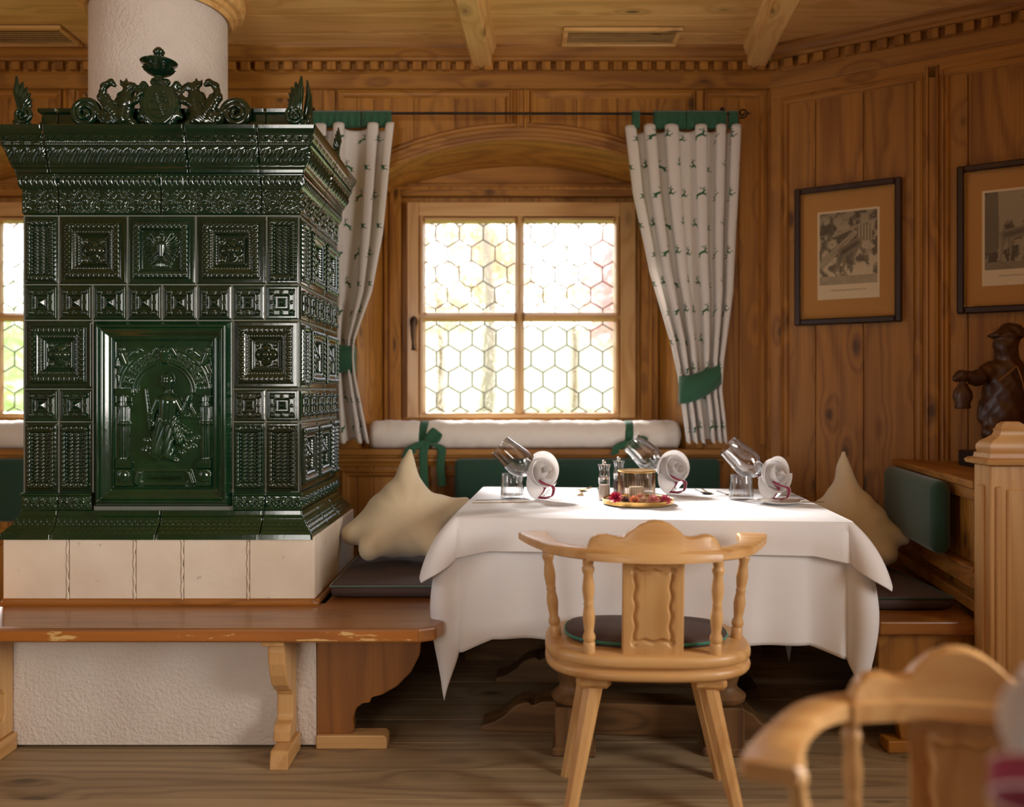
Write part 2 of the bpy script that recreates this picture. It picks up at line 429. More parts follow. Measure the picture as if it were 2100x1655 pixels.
def pane_mat():
    t = NT('wavy_window_glass'); o = t.obj(); oi = t.new('ShaderNodeObjectInfo')
    off = t.new('ShaderNodeCombineXYZ'); t.link(t.math('MULTIPLY', oi.outputs['Random'], 55), off.inputs[0])
    p = t.vmath('ADD', o, off.outputs[0]); n = t.noise(t.vmath('MULTIPLY', p, (1, 1, .5)), 30, 3)
    bp = t.new('ShaderNodeBump'); t.link(n, bp.inputs['Height']); bp.inputs['Strength'].default_value = .5; bp.inputs['Distance'].default_value = .01
    rf = t.new('ShaderNodeBsdfRefraction'); rf.inputs['Roughness'].default_value = .12; rf.inputs['IOR'].default_value = 1.12; t.link(bp.outputs[0], rf.inputs['Normal'])
    tr = t.new('ShaderNodeBsdfTransparent'); tr.inputs[0].default_value = (.99, .99, .985, 1)
    gl = t.new('ShaderNodeBsdfGlossy'); gl.inputs['Roughness'].default_value = .08; t.link(bp.outputs[0], gl.inputs['Normal'])
    m1 = t.new('ShaderNodeMixShader'); m1.inputs[0].default_value = .2; t.link(tr.outputs[0], m1.inputs[1]); t.link(rf.outputs[0], m1.inputs[2])
    m2 = t.new('ShaderNodeMixShader'); m2.inputs[0].default_value = .03; t.link(m1.outputs[0], m2.inputs[1]); t.link(gl.outputs[0], m2.inputs[2])
    t.link(m2.outputs[0], t.out.inputs[0]); return t.m
M['pane'] = pane_mat()
# ================================================================== the setting
DB = 4.10; CEIL = 2.83; DN = DB + .27; SILL = .93
RX0, RX1, RY0 = -3.2, 2.9, -2.2
A = Vector((1.241, DB, 0)); UX, UY = .8497, -.5273; RW_ANG = math.atan2(UY, UX)
def lw(px):
    k = (px - CX) / F; return (k * A.y - A.x) / (UX - k * UY)
def zw(px, py):
    l = lw(px); return H - (py - CY) / F * (A.y + UY * l)
# ---- floor boards
floor = empty('floor', (0, 0, 0), kind='structure')
b = MB(); b.box(RX0, RX1, RY0, DB, -.06, -.022); b.build('subfloor', M['seam'], floor)
bw = .205; y = RY0; k = 0
me_b = MB().box(0, RX1 - RX0, .0008, bw - .0008, -.022, 0, .0018).mesh('floor_board')
while y < DB - .02:
    put('floor_board', me_b, M['floor'], floor, (RX0, y, 0)); y += bw
# ---- ceiling boards
ceil = empty('ceiling', (0, 0, CEIL), kind='structure')
MB().box(RX0, RX1, RY0, DB + .4, .022, .06).build('backing', M['seam'], ceil)
me_c = MB().box(0, RX1 - RX0, .0006, .1894, 0, .022, .002).mesh('ceiling_board')
y = RY0
while y < DB - .02:
    put('ceiling_board', me_c, M['ceil_x'], ceil, (RX0, y, 0)); y += .19
# ---- ceiling beams
def beam(n, x_back, slope):
    ln = DB - RY0 + .1; o = empty('trim_%d' % n, (x_back, DB, CEIL), math.atan(slope), kind='structure')
    c = .012
    prof = [(-.072, 0), (-.072, -.014), (-.062, -.022), (-.062, -.030), (-.050, -.034), (-.046, -.075), (-.040, -.082), (.040, -.082), (.046, -.075), (.050, -.034), (.062, -.030), (.062, -.022), (.072, -.014), (.072, 0)]
    MB().prism(prof, 'xz', -ln, -.02).build('beam', M['ceil_y'], o)
    return o
beam(1, XX(990, DB), -.0536); beam(2, XX(1548, DB), -.10)
# ---- back wall: upright boards around two arched window niches
NC, NH, SPR, APX = .046, .79, 2.20, 2.415
SHIFT = -2.16
def arch_z(x, c=NC, hw=NH, spr=SPR, apx=APX):
    r = apx - spr; R = (hw * hw + r * r) / (2 * r); d = abs(x - c)
    return None if d >= hw else apx - R + math.sqrt(R * R - d * d)
wb = empty('wall_back', (0, DB, 0), kind='structure')
MB().box(RX0, XX(1580, DB) + .02, .6, .62, -.1, CEIL + .1).build('outer_face', M['plaster'], wb) if False else None
edges = []
x = RX0
cuts = sorted(set([round(v, 4) for v in ([RX0 + .195 * i for i in range(40)] + [NC - NH, NC + NH, NC + SHIFT - NH, NC + SHIFT + NH])]))
cuts = [c for c in cuts if c < A.x - .03] + [A.x]
cl = [cuts[0]]
for c in cuts[1:]:
    if c - cl[-1] > .05: cl.append(c)
    elif any(abs(c - (NC + s + g)) < .002 for s in (0, SHIFT) for g in (-NH, NH)): cl[-1] = c
cuts = cl
g = .0012
for x0, x1 in zip(cuts[:-1], cuts[1:]):
    xm = (x0 + x1) / 2
    c = NC if abs(xm - NC) < NH else (NC + SHIFT if abs(xm - NC - SHIFT) < NH else None)
    if c is None:
        MB().box(x0 + g, x1 - g, 0, .03, 0, CEIL, .002).build('board', M['wall_z'], wb)
    else:
        MB().box(x0 + g, x1 - g, 0, .03, 0, SILL - .03, .002).build('board', M['wall_z'], wb)
        xs = [x0 + g + (x1 - x0 - 2 * g) * i / 6 for i in range(7)]
        lo = [(xx, (arch_z(xx, c) or SPR)) for xx in xs]
        MB().prism(lo + [(x1 - g, CEIL), (x0 + g, CEIL)], 'xz', 0, .03).build('board', M['wall_z'], wb)
MB().box(RX0, A.x, .032, .05, 0, SILL - .04).box(RX0, A.x, .032, .05, APX + .03, CEIL).box(NC + NH + .03, A.x, .032, .05, 0, CEIL).box(NC + SHIFT + NH + .03, NC - NH - .03, .032, .05, 0, CEIL).box(RX0, A.x, .30, .34, 0, SILL).box(RX0, A.x, .30, .34, 2.26, CEIL + .02).build('backing', M['seam'], wb)
def niche(dx, first):
    c = NC + dx; n = 20
    fr = [(c - NH, SILL)] + [(c - NH + 2 * NH * i / n, arch_z(c - NH + 2 * NH * i / n, c) or SPR) for i in range(n + 1)] + [(c + NH, SILL)]
    hb = .70
    bk = [(c + (p[0] - c) * hb / NH, (p[1] if p[1] <= SPR + 1e-6 else SPR + (p[1] - SPR) * .72)) for p in fr]
    r = MB()
    for (a0, a1) in ((0, 2), (n + 1, n + 3)):
        pass
    # splayed side cheeks of upright boards, soffit of short boards
    for s in (-1, 1):
        p0 = Vector((c + s * NH, 0)); p1 = Vector((c + s * hb, DN - DB))
        for q in range(3):
            a = p0.lerp(p1, q / 3 + .004); e = p0.lerp(p1, (q + 1) / 3 - .004); o_ = Vector((s * .02, 0))
            MB().prism([(a.x, a.y), (e.x, e.y), (e.x + s * .02, e.y), (a.x + s * .02, a.y)], 'xy', SILL, SPR + .002).build('board', M['wall_z'], wb)
    for i in range(1, n + 1):
        a, e = fr[i], fr[i + 1]; a2, e2 = bk[i], bk[i + 1]; d = .02
        vs = [(a[0], 0, a[1]), (e[0], 0, e[1]), (e2[0], DN - DB, e2[1]), (a2[0], DN - DB, a2[1])]
        k = len(r.v); r.add(vs + [(v[0], v[1], v[2] + d) for v in vs], [(0, 1, 2, 3), (7, 6, 5, 4), (0, 4, 5, 1), (2, 6, 7, 3)])
    r.build('niche_soffit', M['wall_x'], wb)
    # tympanum above the window and closing boards beside and below
    t = [p for p in bk if p[1] > SPR - .001][1:-1]
    MB().prism([(bk[1][0], 2.27)] + [(p[0], max(p[1], 2.272)) for p in t] + [(bk[-2][0], 2.27)], 'xz', DN - DB - .012, DN - DB + .03).build('tympanum', M['wall_x'], wb)
    # arch moulding on the wall
    path = []; m = 40; hw = NH
    for i in range(m + 1):
        xx = c - hw * .985 + 2 * hw * .985 * i / m; path.append((xx, 0, arch_z(xx, c)))
    rr = APX - SPR; R = (NH * NH + rr * rr) / (2 * rr); zc = APX - R
    def nr(i):
        p = path[i]; v = Vector((p[0] - c, 0, p[2] - zc)).normalized(); return Vector((0, -1, 0)), v
    prof = [(0, -.004), (.012, -.004), (.014, .010), (.006, .016), (.008, .030), (.018, .036), (.022, .050), (.016, .060), (.018, .072), (.010, .080), (0, .082)]
    MB().sweep(prof, path, nr).build('arch_moulding', M['wall_x'], wb, smooth=True, fix=True)
niche(0, True); niche(SHIFT, False)
# ---- frieze panels, stiles and rails above the windows
def vstrip(px0, px1, z0, z1, name='stile', d=.014, wallobj=wb, mat='wall_z', D=DB):
    return MB().box(XX(px0, D), XX(px1, D), -d, 0, z0, z1, .004).build(name, M[mat], wallobj)
ZR = ZZ(186, DB)
def rail(x0, x1, z0, z1, d, name='rail', wallobj=wb, mat='wall_x', ch=.004):
    return MB().box(x0, x1, -d, 0, z0, z1, ch).build(name, M[mat], wallobj)
rail(RX0, A.x, ZZ(184, DB), ZZ(155, DB), .016, 'frieze_board')
def bead_strip(xc, z0, z1, w=.095, o=wb):
    """moulded stile: flat middle between two beads and splayed edges"""
    prof = [(-w / 2, 0), (-w / 2 + .012, -.010), (-w / 2 + .020, -.012), (-w / 2 + .026, -.024), (-w / 2 + .034, -.026), (-w / 2 + .038, -.016),
            (w / 2 - .038, -.016), (w / 2 - .034, -.026), (w / 2 - .026, -.024), (w / 2 - .020, -.012), (w / 2 - .012, -.010), (w / 2, 0)]
    return MB().prism([(xc + p[0], p[1]) for p in prof], 'xy', z0, z1).build('stile', M['wall_z'], o)
def panel_mould(x0, x1, ztop, zbot, o=wb, w=.034, mats=('wall_x', 'wall_z'), zb=None):
    """mitred moulding: top and two sides of a sunk panel"""
    pr = [(0, 0), (-.018, 0), (-.020, .006), (-.012, .012), (-.010, .024), (-.004, .030), (0, w)]
    m = MB()
    for (sgn, xa) in ((1, x0), (-1, x1)):
        vs = []
        for (yy, off) in pr:
            zz_ = zbot if zb is None else zb[0 if sgn > 0 else 1]
            vs.append((xa + sgn * off, yy, zz_)); vs.append((xa + sgn * off, yy, ztop - off))
        fs = [(2 * i, 2 * i + 2, 2 * i + 3, 2 * i + 1) for i in range(len(pr) - 1)]
        mm = MB(); mm.add(vs, fs); mm.build('panel_moulding', M[mats[1]], o, fix=True)
    vs = []
    for (yy, off) in pr: vs.append((x0 + off, yy, ztop - off)); vs.append((x1 - off, yy, ztop - off))
    MB().add(vs, [(2 * i, 2 * i + 2, 2 * i + 3, 2 * i + 1) for i in range(len(pr) - 1)]).build('panel_moulding', M[mats[0]], o, fix=True)
zt = ZZ(187, DB)
for dx in (0, SHIFT):
    bead_strip(NC + dx, arch_z(NC + dx, NC + dx) + .05, zt)
bounds = [XX(690, DB), NC - .05, NC + .05, XX(1425, DB)]
panel_mould(XX(692, DB), NC - .045, zt, 0, zb=(SPR - .2, APX + .07)); panel_mould(NC + .045, XX(1423, DB), zt, 0, zb=(APX + .07, .95))
panel_mould(XX(1445, DB), XX(1570, DB), zt, .95)
panel_mould(NC + SHIFT + .045, XX(640, DB), zt, 0, zb=(APX + .07, .95)); panel_mould(RX0 + .05, NC + SHIFT - .045, zt, 0, zb=(APX, APX + .07))
vstrip(1427, 1441, .93, zt); vstrip(664, 688, .0, zt)
# ---- corner pilaster
vstrip(1571, 1580, 0, zt, d=.02)
# ---- window ledge and wainscot
def ledge(dx):
    x0, x1 = XX(700, DB) + dx, XX(1482, DB) + dx
    if dx == 0: x0 = XX(690, DB)
    poly = [(x0, -.045), (x1, -.045), (x1, .0), (NC + dx + NH, .0), (NC + dx + .72, .28), (NC + dx - .72, .28), (NC + dx - NH, 0), (x0, 0)]
    MB().prism(poly, 'xy', SILL - .028, SILL).build('window_ledge', M['wall_x'], wb, bevel=.004)
    z1 = SILL - .028
    prof = [(0, z1), (-.036, z1), (-.034, z1 - .012), (-.024, z1 - .018), (-.026, z1 - .030), (-.016, z1 - .042), (-.012, z1 - .056), (0, z1 - .058)]
    MB().prism(prof, 'yz', x0, x1).build('ledge_moulding', M['wall_x'], wb)
    rail(x0, x1, .47, .55, .014)
    for q in range(4):
        xa = x0 + (x1 - x0) * q / 4 + .03; xb = x0 + (x1 - x0) * (q + 1) / 4 - .03
        panel_mould(xa, xb, z1 - .075, .55)
ledge(0); ledge(SHIFT)
# ---- cornices with dentils
def cornice(n, root, L, m0=0, m1=0):
    cz = CEIL
    prof = [(0, 2.655), (-.012, 2.655), (-.018, 2.662), (-.020, 2.722), (-.028, 2.728), (-.028, 2.770), (-.062, 2.772), (-.064, 2.786), (-.074, 2.790), (-.086, 2.806), (-.104, 2.818), (-.108, cz), (0, cz)]
    vs = []; fs = []; k = len(prof)
    for (yy, zz) in prof: vs.append((-yy * m0, yy, zz))
    for (yy, zz) in prof: vs.append((L + yy * m1, yy, zz))
    for i in range(k - 1): fs.append((i, i + 1, k + i + 1, k + i))
    o = root
    MB().add(vs, fs).build('moulding', M['wall_x'], o, fix=True)
    me = MB().box(-.021, .021, -.060, -.026, 2.731, 2.770, .0025).mesh('dentil')
    x = .03
    while x < L - .03:
        put('dentil', me, M['wall_z'], o, (x, 0, 0)); x += .068
cb = empty('trim_3', (RX0, DB, 0), kind='structure'); cornice(3, cb, A.x - RX0, 0, .3)
# ---- angled right wall
RWL = (RX1 - A.x) / UX
wr = empty('wall_right', A, RW_ANG, kind='structure')
bx = [0]
while bx[-1] < RWL - .25: bx.append(bx[-1] + .21)
bx.append(RWL)
for x0, x1 in zip(bx[:-1], bx[1:]):
    MB().box(x0 + g, x1 - g, 0, .03, 0, CEIL, .002).build('board', M['wall_z'], wr)
MB().box(0, RWL, .03, .05, 0, CEIL).build('backing', M['seam'], wr)
cr = empty('trim_4', A, RW_ANG, kind='structure'); cornice(4, cr, RWL, .3, 0)
MB().box(0, RWL, -.016, 0, 2.57, 2.655, .003).build('frieze_board', M['wall_x'], wr)
MB().box(0.0, lw(1604), -.018, 0, 0, 2.60, .004).build('stile', M['wall_z'], wr)
l0, l1 = lw(1893), lw(1932); bead_strip((l0 + l1) / 2, 0, 2.62, .10, wr)
panel_mould(lw(1604), l0, 2.60, .9, wr); panel_mould(l1, lw(2260), 2.60, .9, wr)
# ---- remaining walls (behind and beside the camera) with openings added for the daylight lamps
def holed(name, mat, horiz, fixed, a0, a1, h0, h1, z0, z1, thick):
    o = empty(name, (0, 0, 0), kind='structure')
    m = MB()
    def bb(p0, p1, q0, q1):
        if horiz == 'x': m.box(p0, p1, fixed, fixed + thick, q0, q1)
        else: m.box(fixed, fixed + thick, p0, p1, q0, q1)
    bb(a0, h0, 0, CEIL); bb(h1, a1, 0, CEIL); bb(h0, h1, 0, z0); bb(h0, h1, z1, CEIL)
    m.build('panelling', M[mat], o)
    f = MB()
    for (p0, p1, q0, q1) in ((h0, h0 + .06, z0, z1), (h1 - .06, h1, z0, z1), (h0, h1, z0, z0 + .06), (h0, h1, z1 - .06, z1), ((h0 + h1) / 2 - .02, (h0 + h1) / 2 + .02, z0, z1)):
        t2 = thick * .4
        if horiz == 'x': f.box(p0, p1, fixed + thick * .6, fixed + thick, q0, q1)
        else: f.box(fixed + thick * .6, fixed + thick, p0, p1, q0, q1)
    f.build('added_window_frame', M['wall_z'], o)  # frame added around the lamp so the opening passes for a window
    p = MB()
    if horiz == 'x': p.box(h0, h1, fixed + thick * 1.05, fixed + thick * 1.1, z0, z1)
    else: p.box(fixed + thick * 1.05, fixed + thick * 1.1, h0, h1, z0, z1)
    p.build('sky_blocker', M['plaster'], o)  # opaque board added behind the lamp to keep sky light out
    return o
holed('wall_left', 'wall_z', 'y', RX0, RY0, DB, .5, 1.9, .95, 2.2, -.2)
holed('wall_rear', 'wall_z', 'x', RY0, RX0, RX1, -2.3, -.9, .95, 2.35, -.2)
holed('wall_side', 'wall_z', 'y', RX1, RY0, A.y + UY * RWL, .05, 1.45, .95, 2.35, .2)
# ---- windows
def clip(poly, x0, x1, z0, z1):
    for ax, lim, sg in ((0, x0, 1), (0, x1, -1), (1, z0, 1), (1, z1, -1)):
        out = []
        for i in range(len(poly)):
            p, q = poly[i], poly[(i + 1) % len(poly)]; dp, dq = sg * (p[ax] - lim), sg * (q[ax] - lim)
            if dp >= 0: out.append(p)
            if (dp >= 0) != (dq >= 0):
                t = dp / (dp - dq); out.append((p[0] + (q[0] - p[0]) * t, p[1] + (q[1] - p[1]) * t))
        poly = out
        if len(poly) < 3: return []
    return poly
def area2(p): return abs(sum(p[i][0] * p[(i + 1) % len(p)][1] - p[(i + 1) % len(p)][0] * p[i][1] for i in range(len(p)))) / 2
wx = lambda px: XX(px, DN); wz = lambda py: ZZ(py, DN)
w1 = empty('window_1', (NC, DN, SILL), kind='structure'); WL = -Vector((NC, DN, SILL))
def wpart(mb, name, mat, parent=None, **kw): return mb.build(name, mat, parent or w1, loc=WL if parent is None else None, **kw)
y0, y1 = DN - .02, DN + .05
for nm, (x0, x1, z0, z1), mt in (('casing', (-.70 + NC, wx(823), SILL, wz(378)), 'wall_z'), ('casing', (wx(1313), NC + .70, SILL, wz(378)), 'wall_z'), ('casing', (wx(823), wx(1313), wz(404), wz(378)), 'wall_x')):
    wpart(MB().box(x0, x1, y0 - .01, y1, z0, z1, .006), nm, M[mt])
    # bead on the casing's inner edge
for (x0, x1, z0, z1) in ((wx(800), wx(808), SILL, wz(392)), (wx(1328), wx(1336), SILL, wz(392)), (wx(800), wx(1336), wz(392), wz(386))):
    wpart(MB().box(x0, x1, y0 - .022, y0 - .008, z0, z1, .004), 'casing_bead', M['wall_z'])
wpart(MB().box(wx(823), wx(1313), DN + .025, DN + .06, SILL, wz(404)).box(0, 0, 0, 0, 0, 0), 'frame_rebate', M['wall_z']) if False else None
for (x0, x1, z0, z1) in ((wx(822), wx(838), SILL, wz(404)), (wx(1299), wx(1314), SILL, wz(404)), (wx(838), wx(1299), wz(418), wz(404)), (wx(838), wx(1299), SILL, wz(856))):
    wpart(MB().box(x0, x1, DN + .012, DN + .06, z0, z1, .002), 'rebate', M['wall_z'])
sash = wpart(MB().box(wx(836), wx(860), DN - .035, DN + .03, wz(857), wz(417), .004), 'sash', M['lite_z'])
def spart(mb, name, mat, **kw): return mb.build(name, mat, sash, **kw)
spart(MB().box(wx(1270), wx(1302), DN - .035, DN + .03, wz(857), wz(417), .004), 'sash_stile', M['lite_z'])
spart(MB().box(wx(860), wx(1270), DN - .035, DN + .03, wz(446), wz(417), .004), 'sash_rail', M['lite_x'])
spart(MB().box(wx(860), wx(1270), DN - .035, DN + .03, wz(857), wz(848), .004), 'sash_rail', M['lite_x'])
def barp(x0, x1, z0, z1, vert, nm='glazing_bar'):
    c = .012
    if vert:
        xm = (x0 + x1) / 2; pr = [(x0, DN), (x0 + .004, DN - .016), (xm - .006, DN - .034), (xm + .006, DN - .034), (x1 - .004, DN - .016), (x1, DN)]
        m = MB().prism(pr, 'xy', z0, z1)
    else:
        zm = (z0 + z1) / 2; pr = [(DN, z0), (DN - .016, z0 + .004), (DN - .034, zm - .006), (DN - .034, zm + .006), (DN - .016, z1 - .004), (DN, z1)]
        m = MB().prism(pr, 'yz', x0, x1)
    spart(m, nm, M['lite_z' if vert else 'lite_x'])
barp(wx(1055), wx(1075), wz(848), wz(446), True); barp(wx(860), wx(1055), wz(660), wz(640), False); barp(wx(1075), wx(1270), wz(660), wz(640), False)
for (x0, x1, z0, z1, v) in ((wx(858), wx(873), wz(848), wz(446), True), (wx(1257), wx(1272), wz(848), wz(446), True)): barp(x0, x1, z0, z1, v, 'glazing_bead')
for (x0, x1) in ((wx(872), wx(1056)), (wx(1074), wx(1258))):
    barp(x0, x1, wz(459), wz(445), False, 'glazing_bead'); barp(x0, x1, wz(856), wz(844), False, 'glazing_bead')
HS = .0705; HWD = HS * math.sqrt(3)
for (qx0, qx1, qz0, qz1, ph, rowpx, roff) in ((871, 1057, 642, 457, 893, 478, 0), (1073, 1259, 642, 457, 1089, 478, 0), (871, 1057, 846, 658, 895, 651, 0), (1073, 1259, 846, 658, 1089, 651, 0)):
    x0, x1, z0, z1 = wx(qx0), wx(qx1), wz(qz0), wz(qz1)
    cm = MB(); done = set()
    for r in range(-3, 8):
        zc = wz(rowpx) - r * 1.5 * HS; xo = wx(ph) + HWD / 2 + (HWD / 2 if r % 2 else 0)
        for c in range(-3, 8):
            xc = xo + c * HWD
            hx = [(xc + HS * math.sin(PI / 3 * i), zc + HS * math.cos(PI / 3 * i)) for i in range(6)]
            sh = [(xc + (HS - .0016) * math.sin(PI / 3 * i), zc + (HS - .0016) * math.cos(PI / 3 * i)) for i in range(6)]
            p = clip(sh, x0, x1, z0, z1)
            if p and area2(p) > 2e-5: spart(MB().prism(p, 'xz', DN - .0015, DN + .0015), 'pane', M['pane'])
            for i in range(6):
                a, e = hx[i], hx[(i + 1) % 6]; key = (round(a[0] + e[0], 3), round(a[1] + e[1], 3))
                if key in done: continue
                done.add(key)
                # clip the edge
                t0, t1 = 0.0, 1.0; ok = True
                for ax, lo, hi in ((0, x0, x1), (1, z0, z1)):
                    d = e[ax] - a[ax]
                    if abs(d) < 1e-9:
                        if a[ax] < lo or a[ax] > hi: ok = False
                        continue
                    u0, u1 = sorted(((lo - a[ax]) / d, (hi - a[ax]) / d)); t0, t1 = max(t0, u0), min(t1, u1)
                if ok and t1 - t0 > .03:
                    P = lambda t: (a[0] + (e[0] - a[0]) * t, DN, a[1] + (e[1] - a[1]) * t)
                    cm.tube([P(t0), P(t1)], .0034, 6)
    for (p, q) in (((x0, z0), (x1, z0)), ((x1, z0), (x1, z1)), ((x1, z1), (x0, z1)), ((x0, z1), (x0, z0))): cm.tube([(p[0], DN, p[1]), (q[0], DN, q[1])], .0035, 6)
    o = spart(cm, 'lead_came', M['lead'])
# handle
hm = MB(); p = WP(848, 668, DN - .045)
hm.lathe([(0, 0), (.016, 0), (.020, .006), (.018, .014), (0, .016)], 16, Matrix.Translation(p + Vector((0, .012, .02))) @ Matrix.Rotation(PI / 2, 4, 'X') @ Matrix.Diagonal((1, 1.5, 1, 1)))
hm.tube([p + Vector((0, -.012, .03)), p + Vector((.004, -.03, .015)), p + Vector((.0, -.034, -.03)), p + Vector((.002, -.034, -.085)), p + Vector((.004, -.034, -.115))], [.012, .015, .011, .007, .010], 10)
hm.lathe([(0, 0), (.012, .001), (.013, .006), (.007, .01), (0, .01)], 12, Matrix.Translation(p + Vector((.004, -.034, -.126))))
spart(hm, 'window_handle', M['handle'], smooth=True)
w2 = copy_tree(w1); w2.name = 'window_2'; w2.location.x += SHIFT
for i, dx in enumerate((0, SHIFT)): portal('window_portal', ((wx(871) + wx(1259)) / 2 + dx, DN + .12, 1.58), .98, .98)
# ---- garden outside
def leaves(name, c, r, n, size, col, col2, parent, seed):
    rg = np.random.default_rng(seed); d = rg.normal(size=(n, 3)); d /= np.linalg.norm(d, axis=1)[:, None]
    q = c + d * (rg.uniform(.35, 1, n) ** .5)[:, None] * np.array(r)
    a = rg.normal(size=(n, 3)); a /= np.linalg.norm(a, axis=1)[:, None]; e = np.cross(a, rg.normal(size=(n, 3))); e /= np.linalg.norm(e, axis=1)[:, None]
    s = size * rg.uniform(.6, 1.3, n)[:, None]
    V = np.stack([q - a * s, q + e * s * .5, q + a * s, q - e * s * .5], 1).reshape(-1, 3)
    me = np_mesh(name, V, np.arange(4 * n).reshape(-1, 4), False)
    t = NT(name); nz = t.noise(t.obj(), 2.5, 2); t.set(Base_Color=t.mix(nz, col, col2), Roughness=.6)
    o = put(name, me, t.m, parent); o['kind'] = 'stuff'; return o
lawn_m = NT('lawn_grass'); lawn_m.set(Base_Color=lawn_m.mix(lawn_m.noise(lawn_m.obj(), 3, 4), (.16, .30, .06, 1), (.30, .40, .12, 1)), Roughness=.9)
tag(MB().box(-30, 30, DN + .5, 60, -.5, -.453).build('lawn', lawn_m.m), 'bright green lawn outside behind the leaded windows', 'lawn', kind='stuff')
def shrub(x, y, z, r, col, col2, label, seed, nm='garden_shrub'):
    o = empty(nm, (x, y, -.45), 0, label, 'shrub', None)
    leaves('foliage', np.array((0, 0, z + .45)), r, 2600, .07, col, col2, o, seed)
    MB().tube([(0, 0, 0), (.03, 0, (z + .45) * .6), (0, 0, z + .45)], [.05, .04, .02], 8).build('stem', M['old_z'], o)
    return o
shrub(1.5, 8.6, 2.2, (.8, .6, .9), (.85, .48, .48, 1), (.90, .68, .64, 1), 'pinkish red leafed shrub seen through the leaded window', 1)
shrub(-1.0, 11.6, 2.9, (1.2, .7, .9), (.62, .45, .30, 1), (.80, .66, .50, 1), 'russet autumn shrub seen through the leaded window', 2)
shrub(-1.9, 8.4, 1.7, (.6, .5, 1.1), (.42, .60, .10, 1), (.70, .78, .30, 1), 'yellow-green shrub in the garden past the window edge', 3)
shrub(-4.9, 8.8, 1.5, (1.2, .8, 1.2), (.46, .56, .24, 1), (.66, .72, .40, 1), 'lime green shrub seen through the window beside the stove', 4)
shrub(-6.3, 11.2, 3.9, (1.5, .8, .6), (.75, .22, .24, 1), (.82, .45, .40, 1), 'red leafed crown above the lime green shrub', 5)
shrub(2.9, 10.2, 1.2, (.9, .8, 1.5), (.50, .66, .16, 1), (.74, .80, .40, 1), 'tall light green shrub behind the right window panes', 6)
shrub(.9, 12.6, 3.3, (1.5, .7, 1.0), (.75, .52, .36, 1), (.86, .72, .60, 1), 'peach coloured shrub crown beyond the trunk through the window', 7)
shrub(.6, 11.0, .3, (1.3, .6, .7), (.50, .62, .22, 1), (.74, .80, .46, 1), 'low pale green shrub on the lawn behind the lower panes', 8)
tr = empty('garden_tree', (-.35, 8.8, -.45), 0, 'thin grey tree trunk standing on the lawn outside the window', 'tree')
MB().tube([(0, 0, 0), (.02, 0, .9), (.1, 0, 1.6), (.12, .0, 2.6), (.0, .1, 4.2)], [.12, .09, .075, .06, .03], 10).build('trunk', plain('grey_bark', (.45, .36, .28, 1), .9), tr, smooth=True)
leaves('crown', np.array((0, 0, 4.4)), (1.5, 1.0, .8), 2600, .07, (.55, .42, .25, 1), (.75, .62, .40, 1), tr, 9)
tag(MB().box(-14, 14, 16, 16.3, -.45, 2.4).box(-14, 14, 15.95, 16.35, 2.4, 2.5).build('garden_wall', M['plaster']), 'pale rendered garden wall far behind the lawn', 'wall')
# ================================================================== green tiled stove
DT = 3.03; ST = F / DT
SXL, SXR = XX(50, DT), XX(614, DT)
PXL, PXR = XX(5, 2.976), XX(645, 2.976)
SB = 3.67; DP = 2.976; PB = 3.72
sx = lambda px: XX(px, DT); sz = lambda py: ZZ(py, DT)
stove = empty('tiled_stove', ((PXL + PXR) / 2, (DP + PB) / 2, 0), 0, 'tall dark green glazed relief tile stove on a whitewashed base beside the wooden bench', 'stove')
SL = -stove.location
def svp(mb, name, mat, **kw): return mb.build(name, mat, stove, loc=SL, **kw)
svp(MB().box(SXL + .012, SXR - .030, DT + .030, SB, .69, sz(270)), 'core', M['grout'])
# ---- relief of each tile kind
def h_large(X, Z):
    X, Z = X * 1.08, Z * 1.08
    d = np.maximum(np.abs(X), np.abs(Z)); e = np.minimum(np.abs(X), np.abs(Z)); al = np.where(np.abs(X) > np.abs(Z), Z, X)
    h = .011 * (sm(.110, .106, d)) - .004 * sm(.084, .080, d) - .016 * sm(.078, .052, d)
    h += .005 * np.clip(1 - ((d - .095) / .010) ** 2, 0, 1) * (.5 + .5 * np.cos(al * 2 * PI / .020)) * (e < .080)
    h += .006 * np.sqrt(np.clip(1 - ((d - .066) / .007) ** 2, 0, 1)) * (.7 + .3 * np.cos((al + d) * 2 * PI / .011))
    h += .004 * np.sqrt(np.clip(1 - ((d - .049) / .004) ** 2, 0, 1))
    for sxg in (-1, 1):
        for szg in (-1, 1):
            h = np.maximum(h, .007 + hemi(X, Z, sxg * .094, szg * .094, .011, .009)); h = np.maximum(h, hemi(X, Z, sxg * .036, szg * .036, .010, .004) - .010)
    for a in range(4):
        cx_, cz_ = .024 * math.cos(a * PI / 2), .021 * math.sin(a * PI / 2)
        h = np.maximum(h, -.012 + hemi(X, Z, cx_, cz_, .021, .015))
    r = np.hypot(X, Z)
    h += .003 * np.exp(-((r - .021) / .002) ** 2)
    return np.maximum(h, hemi(X, Z, 0, 0, .019, .019) - .004)
def h_small(X, Z):
    X, Z = X * 1.12, Z * 1.12; d = np.maximum(np.abs(X), np.abs(Z)); e = np.minimum(np.abs(X), np.abs(Z))
    h = .004 * sm(.052, .049, d) - .007 * sm(.030, .026, d)
    for a in (-1, 0, 1):
        for c in (-1, 0, 1):
            if a or c:
                big = a and c
                h = np.maximum(h, (.003 if big else .002) + hemi(X, Z, a * .0405, c * .0405, .0105 if big else .0065, .010 if big else .006))
    al = np.where(np.abs(X) > np.abs(Z), Z, X)
    h = h + .004 * np.exp(-((d - .0285) / .0022) ** 2) * (.6 + .4 * np.cos(al * 2 * PI / .007))
    return np.maximum(h, np.clip(.015 * (1 - d / .015) - .003, -.004, 1))
